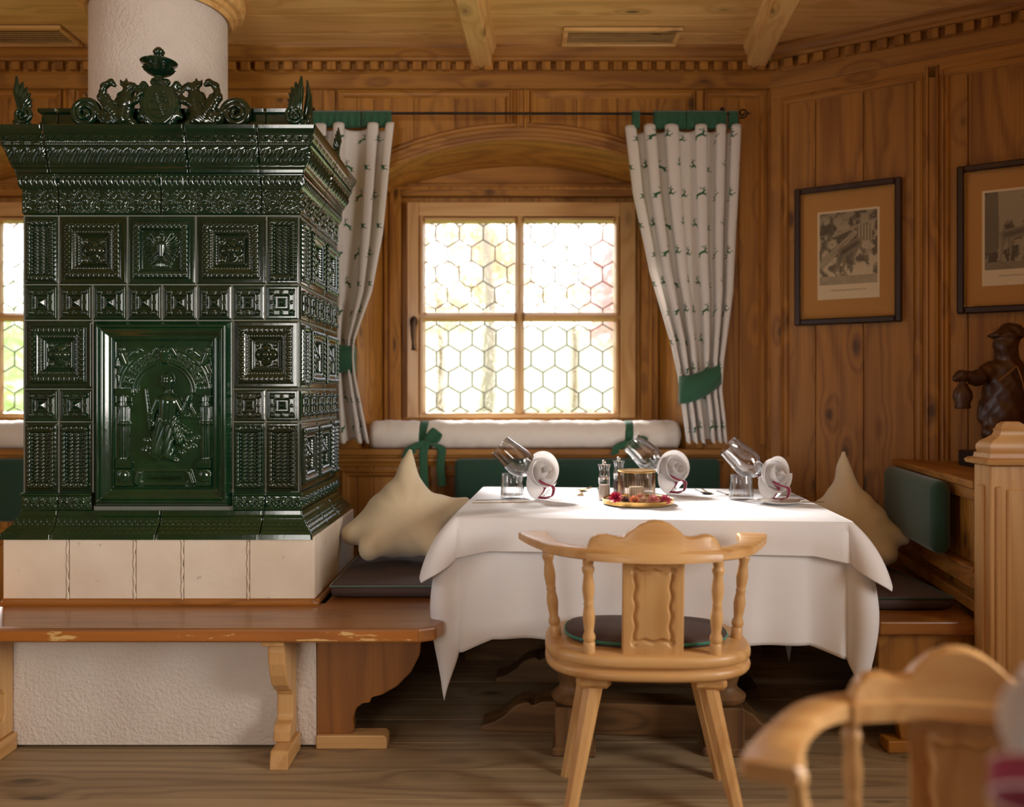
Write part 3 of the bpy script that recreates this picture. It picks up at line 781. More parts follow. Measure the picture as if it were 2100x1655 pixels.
def h_narrow(X, Z):
    ax, az = np.abs(X), np.abs(Z); ex, ez = .060 - ax, .120 - az
    e = np.minimum(ex, ez)
    h = .009 * sm(.009, .013, e) - .010 * sm(.022, .028, np.minimum(ex, ez * .75))
    for a in (-1, 1):
        for c in (-1, 1): h = np.maximum(h, .006 + hemi(X, Z, a * .040, c * .098, .0105, .009))
    inn = (az < .083)
    for cx_ in (-.022, 0, .022):
        bead = .5 + .5 * np.cos(Z * 2 * PI / .0125)
        h = np.maximum(h, np.where(inn, -.003 + (.004 + .006 * bead) * np.sqrt(np.clip(1 - ((X - cx_) / .0085) ** 2, 0, 1)), -1))
    h += .004 * (.5 + .5 * np.cos(X * 2 * PI / .019)) * np.exp(-((az - .100) / .006) ** 2) * (ax < .03)
    h += .003 * (.5 + .5 * np.cos(Z * 2 * PI / .016)) * np.exp(-((ax - .043) / .005) ** 2) * inn
    return h
def h_eagle(X, Z):
    X, Z = X * 1.08, Z * 1.08
    d = np.maximum(np.abs(X), np.abs(Z)); al = np.where(np.abs(X) > np.abs(Z), Z, X); e = np.minimum(np.abs(X), np.abs(Z))
    h = .011 * sm(.110, .106, d) - .013 * sm(.084, .074, d)
    h += .005 * np.clip(1 - ((d - .095) / .010) ** 2, 0, 1) * (.5 + .5 * np.cos(al * 2 * PI / .018)) * (e < .080)
    for a in (-1, 1):
        for c in (-1, 1): h = np.maximum(h, .007 + hemi(X, Z, a * .094, c * .094, .011, .009))
    aX = np.abs(X); fl = -.002
    g_ = np.full_like(X, fl)
    g_ = np.maximum(g_, limb(X, Z, (0, .020), (0, -.022), .014, .012, 1.0))
    g_ = np.maximum(g_, limb(aX, Z, (.003, .025), (.012, .050), .006, .006)); g_ = np.maximum(g_, limb(aX, Z, (.012, .052), (.026, .050), .007, .002))
    for i in range(7):
        an = math.radians(58 - i * 17); L = .056 - .003 * abs(i - 2)
        s0 = (.012, .022 - .004 * i); g_ = np.maximum(g_, limb(aX, Z, s0, (s0[0] + L * math.cos(an), s0[1] + L * math.sin(an)), .0068, .006, 1.0))
    for i in range(4): g_ = np.maximum(g_, limb(aX, Z, (.002, -.03), (.004 + i * .009, -.062), .005, .004))
    g_ = np.maximum(g_, limb(aX, Z, (.008, -.024), (.036, -.050), .005, .005)); g_ = np.maximum(g_, hemi(X, Z, 0, .062, .010, .008))
    return np.maximum(h, np.where(d < .078, g_ - .001, -1))
ME_L = hf_mesh('relief_tile', .244, .242, 110, 110, h_large, off=.020)
ME_S = hf_mesh('stud_tile', .121, .121, 64, 64, h_small, off=.020)
ME_N = hf_mesh('column_tile', .121, .242, 60, 120, h_narrow, off=.020)
ME_E = hf_mesh('eagle_tile', .244, .242, 130, 130, h_eagle, off=.020)
def place(me, name, px0, px1, py0, py1, w0, h0, mat='glaze'):
    gp = 2.5; w = (px1 - px0 - gp) / ST; h = (py1 - py0 - gp) / ST
    o = put(name, me, M[mat], stove, SL + Vector((sx((px0 + px1) / 2), DT + .016, sz((py0 + py1) / 2)))); o.scale = (w / w0, 1, h / h0)
    joint(sx(px0) - .003, sx(px0) + .003, DT - .0005, DT + .03, sz(py1), sz(py0)); joint(sx(px0), sx(px1), DT, DT + .03, sz(py0) - .003, sz(py0) + .003)
    if px1 == 614 or px1 == 191: joint(sx(px1) - .003, sx(px1) + (.003 if px1 == 191 else 0), DT - .0005, DT + .03, sz(py1), sz(py0))
    if py1 == 1010: joint(sx(px0), sx(px1), DT, DT + .03, sz(py1) - .003, sz(py1) + .003)
    return o
def joint(*b): svp(MB().box(*b), 'grout_joint', M['grout'])
def place_side(me, name, y0, y1, py0, py1, w0, h0, mat='glaze'):
    gp = .0045; o = put(name, me, M[mat], stove, SL + Vector((SXR - .016, (y0 + y1) / 2, sz((py0 + py1) / 2))), (0, 0, PI / 2)); o.scale = ((y1 - y0 - gp) / w0, 1, ((py1 - py0 - 2.5) / ST) / h0)
    joint(SXR - .03, SXR, y0 - .003, y0 + .003, sz(py1), sz(py0)); joint(SXR - .03, SXR + .0005, y0, y1, sz(py0) - .003, sz(py0) + .003); return o
L_, S_, N_ = (ME_L, 'relief_tile'), (ME_S, 'stud_tile'), (ME_N, 'column_tile')
place(*N_, 50, 121, 443, 584, .121, .242); place(*L_, 121, 262, 443, 584, .244, .242); place(ME_E, 'eagle_tile', 262, 402, 443, 584, .244, .242)
place(*L_, 402, 547, 443, 584, .244, .242); place(*N_, 547, 614, 443, 584, .121, .242)
xs = [50, 120, 190, 261, 333, 405, 476, 543, 614]
for a, c in zip(xs[:-1], xs[1:]): place(*S_, a, c, 584, 657, .121, .121)
for (a, m_, c) in ((50, 121, 191), (478, 545, 614)):
    place(*L_, a, c, 657, 798, .244, .242)
    for p, q in ((a, m_), (m_, c)):
        place(*S_, p, q, 798, 865, .121, .121); place(*N_, p, q, 865, 1010, .121, .242)
ds = [DT + .002 + (SB - DT - .002) * i / 5 for i in range(6)]
place_side(*N_, ds[0], ds[1], 443, 584, .121, .242); place_side(*L_, ds[1], ds[3], 443, 584, .244, .242); place_side(*L_, ds[3], ds[5], 443, 584, .244, .242)
for i in range(5):
    place_side(*S_, ds[i], ds[i + 1], 584, 657, .121, .121); place_side(*S_, ds[i], ds[i + 1], 798, 865, .121, .121)
place_side(*N_, ds[0], ds[1], 657, 798, .121, .242); place_side(*L_, ds[1], ds[3], 657, 798, .244, .242); place_side(*L_, ds[3], ds[5], 657, 798, .244, .242)
place_side(*L_, ds[0], ds[2], 865, 1010, .244, .242); place_side(*L_, ds[2], ds[4], 865, 1010, .244, .242); place_side(*N_, ds[4], ds[5], 865, 1010, .121, .242)
# ---- figure panel
PW, PH = 284 / ST, 383 / ST
def h_panel(X, Z):
    K = 1 / ST
    x = X / K + 335; yv = 848.5 - Z / K         # picture-plane units of the panel
    ex = np.minimum(x - 193, 477 - x); ey = np.minimum(yv - 657, 1040 - yv); e = np.minimum(ex, ey)
    h = .022 * sm(3, 12, e) - .010 * sm(13, 17, e) + .004 * np.exp(-((e - 19) / 2.0) ** 2) - .018 * sm(20, 36, e) + .006 * np.exp(-((e - 40) / 1.8) ** 2)
    h = h - .006 * sm(41, 43, e)
    fx = lambda *p: limb(x, yv, *p) * K
    g_ = np.full_like(X, -.013)
    # round arch: recessed inside, with two roll mouldings and leaf pattern
    r = np.hypot(x - 337, yv - 806); up = yv < 806
    for rr, wd, hh in ((92, 4, .005), (64, 4, .006), (57, 2.5, .003)):
        g_ = np.maximum(g_, np.where(up, -.013 + hh + hh * np.sqrt(np.clip(1 - ((r - rr) / wd) ** 2, 0, 1)) - hh, -1) + np.where(up & (np.abs(r - rr) < wd), .004, 0))
    th = np.arctan2(806 - yv, x - 337)
    leaf = np.where(up & (r > 66) & (r < 90), -.010 + .005 * (.5 + .5 * np.cos(th * 22)) * np.sqrt(np.clip(1 - ((r - 78) / 11) ** 2, 0, 1)) + .002 * np.cos(r * .8), -1)
    g_ = np.maximum(g_, leaf)
    # putti and scrolls in the spandrels
    for s in (-1, 1):
        q = lambda a, c: (337 + s * a, c)
        for (p0, p1, ra, rb) in ((q(88, 726), q(80, 745), 9, 8), (q(80, 745), q(90, 765), 6, 5), (q(80, 745), q(66, 738), 5, 4), (q(90, 716), q(90, 716), 7, 7), (q(62, 722), q(72, 730), 6, 4), (q(50, 716), q(40, 722), 5, 3), (q(96, 770), q(94, 785), 4, 3), (q(96, 735), q(98, 750), 4, 5)):
            g_ = np.maximum(g_, -.010 + limb(x, yv, p0, p1, ra, rb) * K)
        # columns with capitals and bases
        cx_ = 337 + s * 84
        col = np.where((yv > 812) & (yv < 945), -.012 + .013 * np.sqrt(np.clip(1 - ((x - cx_) / (9 + 3 * np.sin((yv - 812) / 133 * PI))) ** 2, 0, 1)) * (.85 + .15 * np.cos((x - cx_) * 1.3)) + .003 * np.exp(-((yv - 868) / 3) ** 2), -1)
        col = np.where(np.abs(x - cx_) < 14, col, -1); g_ = np.maximum(g_, col)
        for (ya, yb, hw, hh) in ((798, 812, 19, .004), (814, 824, 14, .003), (826, 834, 16, .003), (940, 948, 15, .003), (948, 960, 18, .005), (962, 992, 19, .002), (992, 1000, 22, .005)):
            g_ = np.maximum(g_, np.where((yv > ya) & (yv < yb) & (np.abs(x - cx_) < hw), -.005 + hh, -1))
        g_ = np.maximum(g_, -.002 + hemi(x * K, yv * K, cx_ * K, 977 * K, 12 * K, .006))
    # keystone and cartouche
    g_ = np.maximum(g_, -.006 + limb(x, yv, (337, 722), (337, 736), 12, 9) * K)
    for s in (-1, 1): g_ = np.maximum(g_, -.008 + limb(x, yv, (337 + s * 16, 715), (337 + s * 24, 728), 6, 5) * K)
    dct, _ = seg_d(x, yv, (298, 980), (376, 980))
    g_ = np.maximum(g_, np.where((yv > 960) & (yv < 1000) & (np.abs(x - 337) < 64), -.010, -1)); g_ = np.maximum(g_, -.010 + .005 * np.exp(-((dct - 14) / 2.2) ** 2))
    for s in (-1, 1): g_ = np.maximum(g_, -.008 + limb(x, yv, (337 + s * 50, 970), (337 + s * 56, 990), 6, 6) * K)
    # standing woman with raised sword and scales
    f = np.full_like(X, -.013)
    def add(p0, p1, ra, rb, b=-.010, k=1.0):
        nonlocal f
        f = np.maximum(f, b + 1.15 * k * limb(x, yv, p0, p1, ra, rb) * K)
    add((343, 783), (343, 790), 12, 11, -.008); add((343, 777), (345, 781), 13, 12, -.011); add((344, 800), (345, 812), 7, 9)
    add((336, 822), (352, 824), 13, 13, -.008); add((345, 826), (342, 862), 20, 18, -.008)
    add((325, 822), (312, 848), 9, 7, -.006); add((312, 848), (313, 872), 7, 5, -.004)
    add((362, 822), (374, 846), 9, 7, -.006); add((374, 846), (384, 822), 6, 5, -.004); add((384, 822), (388, 812), 5, 4, -.003)
    add((298, 798), (306, 862), 2.5, 3.5, -.004); add((306, 862), (308, 880), 3.5, 3, -.003)
    add((388, 815), (390, 836), 1.5, 1.5, -.008); add((390, 836), (376, 850), 1.5, 1.5, -.008); add((390, 836), (400, 852), 1.5, 1.5, -.008)
    add((371, 853), (383, 853), 5, 5, -.010); add((394, 855), (406, 855), 5, 5, -.010)
    for (p0, p1, ra, rb) in (((334, 862), (322, 925), 15, 13), ((346, 866), (345, 932), 13, 12), ((352, 862), (368, 905), 12, 9), ((326, 880), (318, 935), 8, 9), ((340, 880), (350, 938), 7, 8), ((331, 875), (334, 935), 6, 7), ((358, 870), (386, 888), 7, 5), ((366, 880), (382, 905), 6, 4), ((334, 860), (356, 858), 10, 9)): add(p0, p1, ra, rb, -.006)
    f = f + .0016 * np.sin((x + .35 * yv) * .75) * ((f > -.008) & (yv > 862))
    for (cx_, cy_) in ((300, 905), (305, 920), (296, 925), (312, 932), (375, 915), (384, 920), (390, 905), (372, 930), (395, 918), (402, 900)):
        f = np.maximum(f, -.013 + hemi(x * K, yv * K, cx_ * K, cy_ * K, 8 * K, .007))
    add((330, 938), (318, 944), 5, 4); add((350, 940), (360, 945), 5, 4)
    inside = e > 43
    return np.where(inside, np.maximum(h * 0 - .013, np.maximum(g_, f)), h)
fp = put('figure_panel', hf_mesh('figure_panel', PW - .006, PH - .006, 250, 330, h_panel, off=.020), M['glaze2'], stove, SL + Vector((sx(335), DT + .016, sz(848.5))))
tag(fp, 'green glazed relief panel of a standing woman with sword and scales under an arch')
def text_mesh(txt, size, depth):
    cu = bpy.data.curves.new('inscription', 'FONT'); cu.body = txt; cu.size = size; cu.extrude = depth; cu.align_x = 'CENTER'; cu.align_y = 'CENTER'
    o = bpy.data.objects.new('inscription', cu); COL.objects.link(o)
    me = bpy.data.meshes.new_from_object(o.evaluated_get(bpy.context.evaluated_depsgraph_get())); bpy.data.objects.remove(o); return me
put('inscription', text_mesh('Gerechtigkeit', .021, .0025), M['glaze2'], fp, (0, -.0125, -(980 - 848.5) / ST), (PI / 2, 0, 0))
joint(sx(192), sx(478), DT + .002, DT + .03, sz(1047), sz(1037)); joint(sx(192), sx(478), DT + .002, DT + .03, sz(660), sz(655)); joint(sx(476.5), sx(479.5), DT, DT + .03, sz(1040), sz(657))
# ---- moulded bands, cornice and foot
def band(name, x0, x1, prof, pat, c0, c1, side=False, nx=None, mat='glaze'):
    """prof: (projection, py) list; c0/c1: mitred corner at that end; pat(x, py) -> extra relief"""
    pr = []
    for (a, b_) in zip(prof[:-1], prof[1:]):
        n = max(1, int(abs(a[1] - b_[1]) / 1.6) + int(abs(a[0] - b_[0]) * 400))
        for i in range(n): pr.append((a[0] + (b_[0] - a[0]) * i / n, a[1] + (b_[1] - a[1]) * i / n))
    pr.append(prof[-1]); pr = np.array(pr); nt = len(pr)
    nx = nx or max(6, int((x1 - x0) / .0022))
    U = np.linspace(0, 1, nx); Xg = np.zeros((nx, nt)); 
    lo = x0 - (pr[:, 0] if c0 else 0); hi = x1 + (pr[:, 0] if c1 else 0)
    lo = np.broadcast_to(lo, (nt,)); hi = np.broadcast_to(hi, (nt,))
    Xg = lo[None, :] + (hi - lo)[None, :] * U[:, None]
    tn = np.gradient(pr[:, 0]), np.gradient(-pr[:, 1] / ST); ln = np.hypot(*tn) + 1e-9
    n_out, n_z = tn[1] / ln, -tn[0] / ln
    sgn = np.where(n_out < -1e-3, -1, 1)
    dsp = pat(Xg, np.broadcast_to(pr[:, 1], Xg.shape)) if pat else np.zeros_like(Xg)
    fade = np.minimum(sm(0, .006, Xg - lo[None, :]), sm(0, .006, hi[None, :] - Xg)) ; dsp = dsp * fade - .002 * (1 - np.minimum(sm(0, .003, Xg - lo[None, :]), sm(0, .003, hi[None, :] - Xg)))
    Y = -(pr[:, 0][None, :] + dsp); Z = (H - (pr[:, 1] - CY) / ST)[None, :] + 0 * Xg
    V = np.stack([Xg, Y, Z], -1).reshape(-1, 3); I = np.arange(nx * nt).reshape(nx, nt)
    Q = np.stack([I[:-1, :-1], I[1:, :-1], I[1:, 1:], I[:-1, 1:]], -1).reshape(-1, 4)
    if pr[0, 1] < pr[-1, 1]: Q = Q[:, ::-1]
    me = np_mesh(name, V, Q, True, 45)
    if side: o = put(name, me, M[mat], stove, SL + Vector((SXR, 0, 0)), (0, 0, PI / 2))
    else: o = put(name, me, M[mat], stove, SL + Vector((0, DT, 0)))
    return o
def around(name, prof, pat, cutpx, side_n, mat='glaze'):
    xs_ = [SXL] + [sx(p) for p in cutpx] + [SXR]
    for i, (a, c) in enumerate(zip(xs_[:-1], xs_[1:])):
        band(name, a + (.0015 if i else 0), c - (.0015 if i < len(xs_) - 2 else 0), prof, pat, i == 0, i == len(xs_) - 2, mat=mat)
    for i in range(side_n):
        a = DT + (SB - DT) * i / side_n; c = DT + (SB - DT) * (i + 1) / side_n
        band(name, a + (.0015 if i else 0), c - (.0015 if i < side_n - 1 else 0), prof, pat, i == 0, i == side_n - 1, True, mat=mat)
bell = lambda v, c, w: np.clip(1 - ((v - c) / w) ** 2, 0, 1)
def pat_low(x, py):
    u = (x / (70 / ST)) % 1 - .5; v = (py - 412) / 70; r = np.hypot(u, v)
    m = bell(py, 412, 21) > 0
    h = np.where(m, .007 * np.sqrt(np.clip(1 - (r / .09) ** 2, 0, 1)) + .005 * np.exp(-((r - .19) / .03) ** 2) * (.6 + .4 * np.cos(np.arctan2(v, u) * 8)), 0)
    for (a, c) in ((-.36, -.2), (.36, -.2), (-.36, .2), (.36, .2), (-.5, 0), (.5, 0)): h = np.maximum(h, np.where(m, .007 * np.sqrt(np.clip(1 - (np.hypot(u - a, v - c) / .075) ** 2, 0, 1)), 0))
    h = h + np.where((py > 388) & (py < 436), .003 * np.cos(u * 40) * np.cos(py * .5) * bell(r, .36, .1), 0)
    eg = (x / (11 / ST)) % 1 - .5
    return h + np.where((py > 365) & (py < 386), .007 * np.sqrt(np.clip(1 - (eg / .42) ** 2, 0, 1)) * bell(py, 374, 11), 0)
def pat_up(x, py):
    u = x / (26 / ST) + .25 * np.sin((py - 326) * .12)
    h = np.where((py > 309) & (py < 344), .006 * (np.abs(np.sin(u * PI)) ** .6) * bell(py, 326, 18) + .003 * np.cos(u * 6 * PI) * bell(py, 328, 14), 0)
    h = h + np.where((py > 299) & (py < 306), .003 * (.5 + .5 * np.cos(x * 2 * PI / (4.5 / ST))), 0)
    return h + np.where((py > 288) & (py < 299), .004 * np.abs(np.sin(x * PI / (34 / ST) + 1.2 * np.sin(py))) * bell(py, 293.5, 5.5), 0)
def pat_base(x, py):
    row = np.floor((py - 1064) / 6.5); u = (x / (12 / ST) + .5 * (row % 2)) % 1 - .5; v = ((py - 1064) / 6.5) % 1
    return np.where((py > 1064) & (py < 1088), .0035 * np.sqrt(np.clip(1 - (u / .48) ** 2, 0, 1)) * (1 - v) , 0)
def pat_foot(x, py):
    u = (x / (34 / ST)) % 1 - .5
    return np.where((py > 1018) & (py < 1043), .006 * np.abs(np.sin(u * 2 * PI + .6 * np.sin(py * .4))) * bell(py, 1031, 12) + .004 * np.cos(u * 20) * np.cos(py * .55) * bell(py, 1031, 11), 0)
around('frieze_tile', [(0, 441), (.006, 438), (.006, 390), (.010, 388), (.014, 384), (.018, 366), (.021, 362), (.021, 359.5)], pat_low, (121, 331, 537), 2)
around('cornice_tile', [(.016, 358.5), (.022, 357), (.024, 350), (.030, 347), (.030, 344), (.034, 338), (.044, 318), (.050, 309), (.054, 307), (.054, 300), (.056, 298), (.060, 289), (.066, 284), (.072, 276), (.074, 269), (.070, 267), (.0, 266)], pat_up, (107, 392, 537), 2)
around('foot_moulding', [(.004, 1046), (.010, 1047), (.012, 1056), (.020, 1060), (.022, 1066), (.030, 1074), (.048, 1085), (.056, 1090), (.060, 1101), (0, 1102)], pat_base, (121, 333, 541), 3, 'glaze2')
for (a, c, e0, e1) in ((50, 121, True, False), (121, 191, False, False), (478, 545, False, False), (545, 614, False, True)):
    band('foot_frieze', sx(a) + .001, sx(c) - .001, [(0, 1009), (.012, 1011), (.014, 1015), (.008, 1017), (.008, 1045), (.0, 1046)], pat_foot, e0, e1, mat='glaze2')
for i in range(3): band('foot_frieze', DT + (SB - DT) * i / 3 + .001, DT + (SB - DT) * (i + 1) / 3 - .001, [(0, 1009), (.012, 1011), (.014, 1015), (.008, 1017), (.008, 1045), (.0, 1046)], pat_foot, i == 0, i == 2, True, mat='glaze2')
# ---- parapet on the cornice
around('parapet_tile', [(-.012, 267), (-.012, 258), (-.016, 254), (-.030, 250), (-.038, 242), (-.040, 228), (-.030, 224), (-.028, 217), (-.040, 214), (-.075, 213)], None, (107, 538), 2)
svp(MB().box(SXL + .05, SXR - .05, DT + .05, SB - .02, sz(300), sz(222)), 'stove_top', M['grout'])
# ---- crest: shield with urn between two griffins whose tails end in scrolls
YF = DT + .012
def cs(px, py, y=0.0): return np.array((sx(px), YF + y, sz(py)))
def spiral(c0, r0, turns, start, sgn, th0, th1, n=60):
    pts = []; rad = []
    for i in range(n + 1):
        t = i / n; r = r0 * (1 - t) ** .85 + 3; a = start + sgn * turns * 2 * PI * t
        pts.append(tuple(cs(c0[0] + r * math.cos(a), c0[1] + r * math.sin(a), -.012 * t))); rad.append((th0 + (th1 - th0) * t) / ST)
    return pts, rad
def griffin(s):
    """s=1: the one right of the shield, looking left"""
    q = lambda px, py, y=0.0: cs(328 + s * (px - 328), py, y)
    K = 1 / ST
    cap = lambda P, a, b_, ra, rb: s_cap(P, a, b_, ra * K, rb * K)
    def f(P):
        d = cap(P, q(404, 240), q(398, 205), 17, 15)
        k = 6 * K
        for (a, b_, ra, rb) in ((q(398, 205), q(394, 182), 14, 11), (q(394, 178), q(388, 176), 11, 10), (q(386, 177, -.006), q(376, 178, -.006), 7, 5), (q(400, 168), q(400, 159), 5, 2), (q(408, 170), q(412, 162), 5, 2),
                                (q(398, 215, -.01), q(378, 208, -.015), 8, 6), (q(378, 208, -.015), q(366, 190, -.015), 6, 5), (q(366, 190, -.015), q(374, 186, -.015), 5, 5),
                                (q(404, 244), q(384, 252), 12, 9), (q(404, 246), q(440, 240), 15, 12), (q(440, 240), q(462, 226), 11, 9), (q(414, 250, -.01), q(440, 252, -.01), 8, 5), (q(410, 195), q(414, 210), 9, 10)):
            d = smin(d, cap(P, a, b_, ra, rb), k)
        w = cap(P, q(412, 238, -.012), q(434, 222, -.012), 9, 9)
        for (a, b_, ra, rb) in ((q(434, 222, -.012), q(448, 200, -.012), 9, 8), (q(448, 200, -.012), q(442, 176, -.012), 8, 7), (q(442, 176, -.012), q(428, 168, -.012), 7, 6), (q(428, 168, -.012), q(422, 174, -.012), 6, 5), (q(422, 240, -.016), q(440, 205, -.016), 7, 5), (q(418, 232, -.016), q(434, 196, -.016), 6, 4)):
            w = smin(w, cap(P, a, b_, ra, rb), 4 * K)
        d = smin(d, w, 4 * K)
        rel = .0016 * np.sin(P[..., 2] * 420 + P[..., 0] * 260 * s) * (P[..., 1] < YF)
        return d - rel * .7
    xa, xb = sorted((q(356, 0)[0], q(480, 0)[0]))
    me = surf('griffin', f, (xa, YF - .05, sz(262)), (xb, YF + .05, sz(150)), .0042)
    svp_obj = put('griffin', me, M['glaze'], stove, SL)
    pts, rad = spiral((328 + s * 155, 231), 25, 2.3, PI if s > 0 else 0, s, 8.5, 4.5)
    pts = [tuple(q(444, 248, .004)), tuple(q(452, 240, .002))] + pts[1:]; rad = [10 * K, 10 * K] + rad[1:]
    m = MB(); m.tube(pts, rad, 10)
    m.lathe([(0, 0), (22 * K, 0), (22 * K, .012), (0, .012)], 24, Matrix.Translation(Vector(q(483, 231, .012))) @ Matrix.Rotation(PI / 2, 4, 'X'))
    m.build('scroll_tail', M['glaze'], svp_obj, smooth=True, angle=60)
griffin(1); griffin(-1)
def shield_f(P):
    K = 1 / ST; u = (P[..., 0] - sx(328)) / K; v = 805 - (P[..., 2] - H) / K; y = P[..., 1] - YF
    au = np.abs(u)
    body = np.maximum(np.hypot(u / 1.0, (v - 215) * .82) - 36, 0) * 0 + (np.hypot(u, (v - 214) * .80) - 34)
    dz = np.abs(y + .006) / K - 9
    d = np.maximum(body, dz) * K
    # raised oval field with rim
    o = np.hypot(u, (v - 213) * .78); rim = np.hypot(o - 22, (y + .016) / K) - 3.2; d = smin(d, rim * K, 2 * K)
    bow = np.hypot(np.maximum(o - 16, 0), (y + .014) / K) - 3.5; d = smin(d, bow * K, 2 * K)
    for (a, b_, ra, rb) in (((26, 182), (34, 172), 7, 6), ((34, 172), (40, 178), 6, 5), ((40, 178), (35, 184), 5, 4), ((32, 190), (38, 205), 6, 5), ((38, 205), (34, 236), 6, 5), ((34, 236), (26, 250), 6, 6), ((38, 232), (42, 240), 5, 5), ((8, 250), (18, 256), 6, 5), ((0, 168), (14, 168), 9, 7)):
        Pm = np.stack([au * K, y + .008, v * K], -1)
        d = smin(d, s_cap(Pm, (a[0] * K, 0, a[1] * K), (b_[0] * K, 0, b_[1] * K), ra * K, rb * K), 4 * K)
    # diagonal beaded bar and cross lines on the field
    fld = (o < 20)
    bar = np.abs((u * .94 + (v - 213) * -.34)); d = d - np.where(fld & (bar < 2.0), .0022 * (.6 + .4 * np.cos(v * 1.2)), 0) - np.where(fld & ((v % 9) < 1.6) & (bar > 3), .0012, 0)
    return d
put('crest_shield', surf('crest_shield', shield_f, (sx(280), YF - .04, sz(263)), (sx(376), YF + .025, sz(158)), .0034), M['glaze'], stove, SL)
K_ = 1 / ST
urn_p = [(0, 168), (15, 168), (15, 163), (9, 159), (9, 155), (20, 149), (27, 141), (31, 136), (28, 133), (26, 131), (27, 128), (36, 124), (37, 121), (30, 116), (18, 110), (11, 105), (9, 102), (11, 98), (11, 95), (8, 90), (4, 85), (0, 83)]
um = MB(); n = 36
for i, (r, py) in enumerate(urn_p):
    pass
um.lathe([(r * K_, (168 - py) * K_ * .86) for (r, py) in urn_p], 32, Matrix.Translation(Vector((sx(323), YF, sz(166)))))
fl = []
for i, v in enumerate(um.v):
    x_, y_, z_ = v; a = math.atan2(y_ - YF, x_ - sx(323)); py = 805 - (z_ - H) / K_
    r = math.hypot(x_ - sx(323), y_ - YF); kf = 1.0
    if 138 < py < 156 or py < 108: kf = 1 + .07 * math.cos(16 * a)
    fl.append((sx(323) + r * kf * math.cos(a), YF + r * kf * math.sin(a), z_))
um.v = fl; svp(um, 'urn', M['glaze'], smooth=True, angle=50)
# ---- palmettes on the corners
def palmette(px, D, s, name, rot=0):
    """upright leaf with a scroll at its foot"""
    m = MB(); K = 1 / ST
    n = 7
    pts0 = []
    for i in range(n):
        t = i / (n - 1); a = PI / 2 + .10 - t * 1.25
        L = (78 if i == 0 else 74 - 46 * t) * K
        base = Vector((0, 0, 18 * K)); tip = base + Vector((s * -math.cos(a) * L * .8, -.012 * (1 - t), math.sin(a) * L))
        mid = base.lerp(tip, .55) + Vector((0, -.010, .004))
        m.tube([base, mid, tip], [6 * K, 8.5 * K, 2 * K], 8, sq=.8)
    pts = []; rad = []
    for i in range(41):
        t = i / 40; r = (17 * (1 - t) + 2) * K; a = PI * .6 + s * 2.1 * 2 * PI * t
        pts.append((-s * 6 * K + r * math.cos(a), -.012 - .004 * t, 16 * K + r * math.sin(a))); rad.append((5 - 2 * t) * K)
    m.tube(pts, rad, 8)
    m.lathe([(0, 0), (15 * K, 0), (15 * K, .016), (0, .016)], 20, Matrix.Translation((-s * 6 * K, .004, 16 * K)) @ Matrix.Rotation(PI / 2, 4, 'X'))
    m.box(-16 * K, 16 * K, -.012, .02, -6 * K, 8 * K, .004)
    return m.build(name, M['glaze'], stove, smooth=True, angle=60, loc=SL + Vector((sx(px) if D is None else SXR + .006, YF if D is None else D, sz(252))), rot=(0, 0, rot))
palmette(612, None, 1, 'palmette'); palmette(40, None, -1, 'palmette')
palmette(0, DT + .05, -1, 'palmette', PI / 2); palmette(0, SB - .06, 1, 'palmette', PI / 2)
# ---- whitewashed base course, its joints and the plaster base under the bench
zp0, zp1 = .475, ZZ(1102, DP)
js = [5, 139, 276, 374, 509, 645]
for a, c in zip(js[:-1], js[1:]):
    svp(MB().box(XX(a, DP) + (.003 if a > 5 else 0), XX(c, DP) - (.003 if c < 645 else 0), DP, DP + .1, zp0, zp1, .005), 'base_tile', M['limewash'])
for i in range(2): svp(MB().box(PXR - .1, PXR, DP + .004 + (PB - DP) * i / 2 + (.0965 if i == 0 else 0), DP + (PB - DP) * (i + 1) / 2 - .003, zp0 + .001, zp1 - .001, .005), 'base_tile', M['limewash'])
for c in js[1:-1]: svp(MB().tube([(XX(c, DP) + .0015 * math.sin(i * 2.1), DP + .0005, zp0 + .005 + (zp1 - zp0 - .012) * i / 14) for i in range(15)], [.0035 + .0012 * math.sin(i * 1.7 + c) for i in range(15)], 6), 'mortar_joint', M['limewash'], smooth=True)
svp(MB().box(PXL + .01, PXR - .01, DP + .01, PB, .46, zp1 - .004), 'base_core', M['limewash'])
UB = 2.878
svp(MB().box(PXL - .02, XX(648, UB), UB, PB, .012, .413), 'plaster_base', M['plaster'])
# ---- round plaster flue with wooden collar
fc = Vector((XX(328, 3.52), 3.52, 0))
flue = empty('flue_column', (fc.x, fc.y, sz(222)), 0, 'round white plastered flue column rising from the green stove', 'column')
zt0 = sz(222)
MB().lathe([(.266, 0), (.266, CEIL - zt0)], 64).build('shaft', M['plaster'], flue, smooth=True)
cp = [(.268, -.040), (.282, -.044), (.290, -.036), (.300, -.034), (.306, -.026), (.322, -.024), (.334, -.016), (.338, -.006), (.338, 0)]
tag(MB().lathe([(r, CEIL - zt0 + z * 2.1) for r, z in cp], 72).build('collar', M['ceil_x'], flue, smooth=True), 'turned pine ring around the flue at the ceiling')
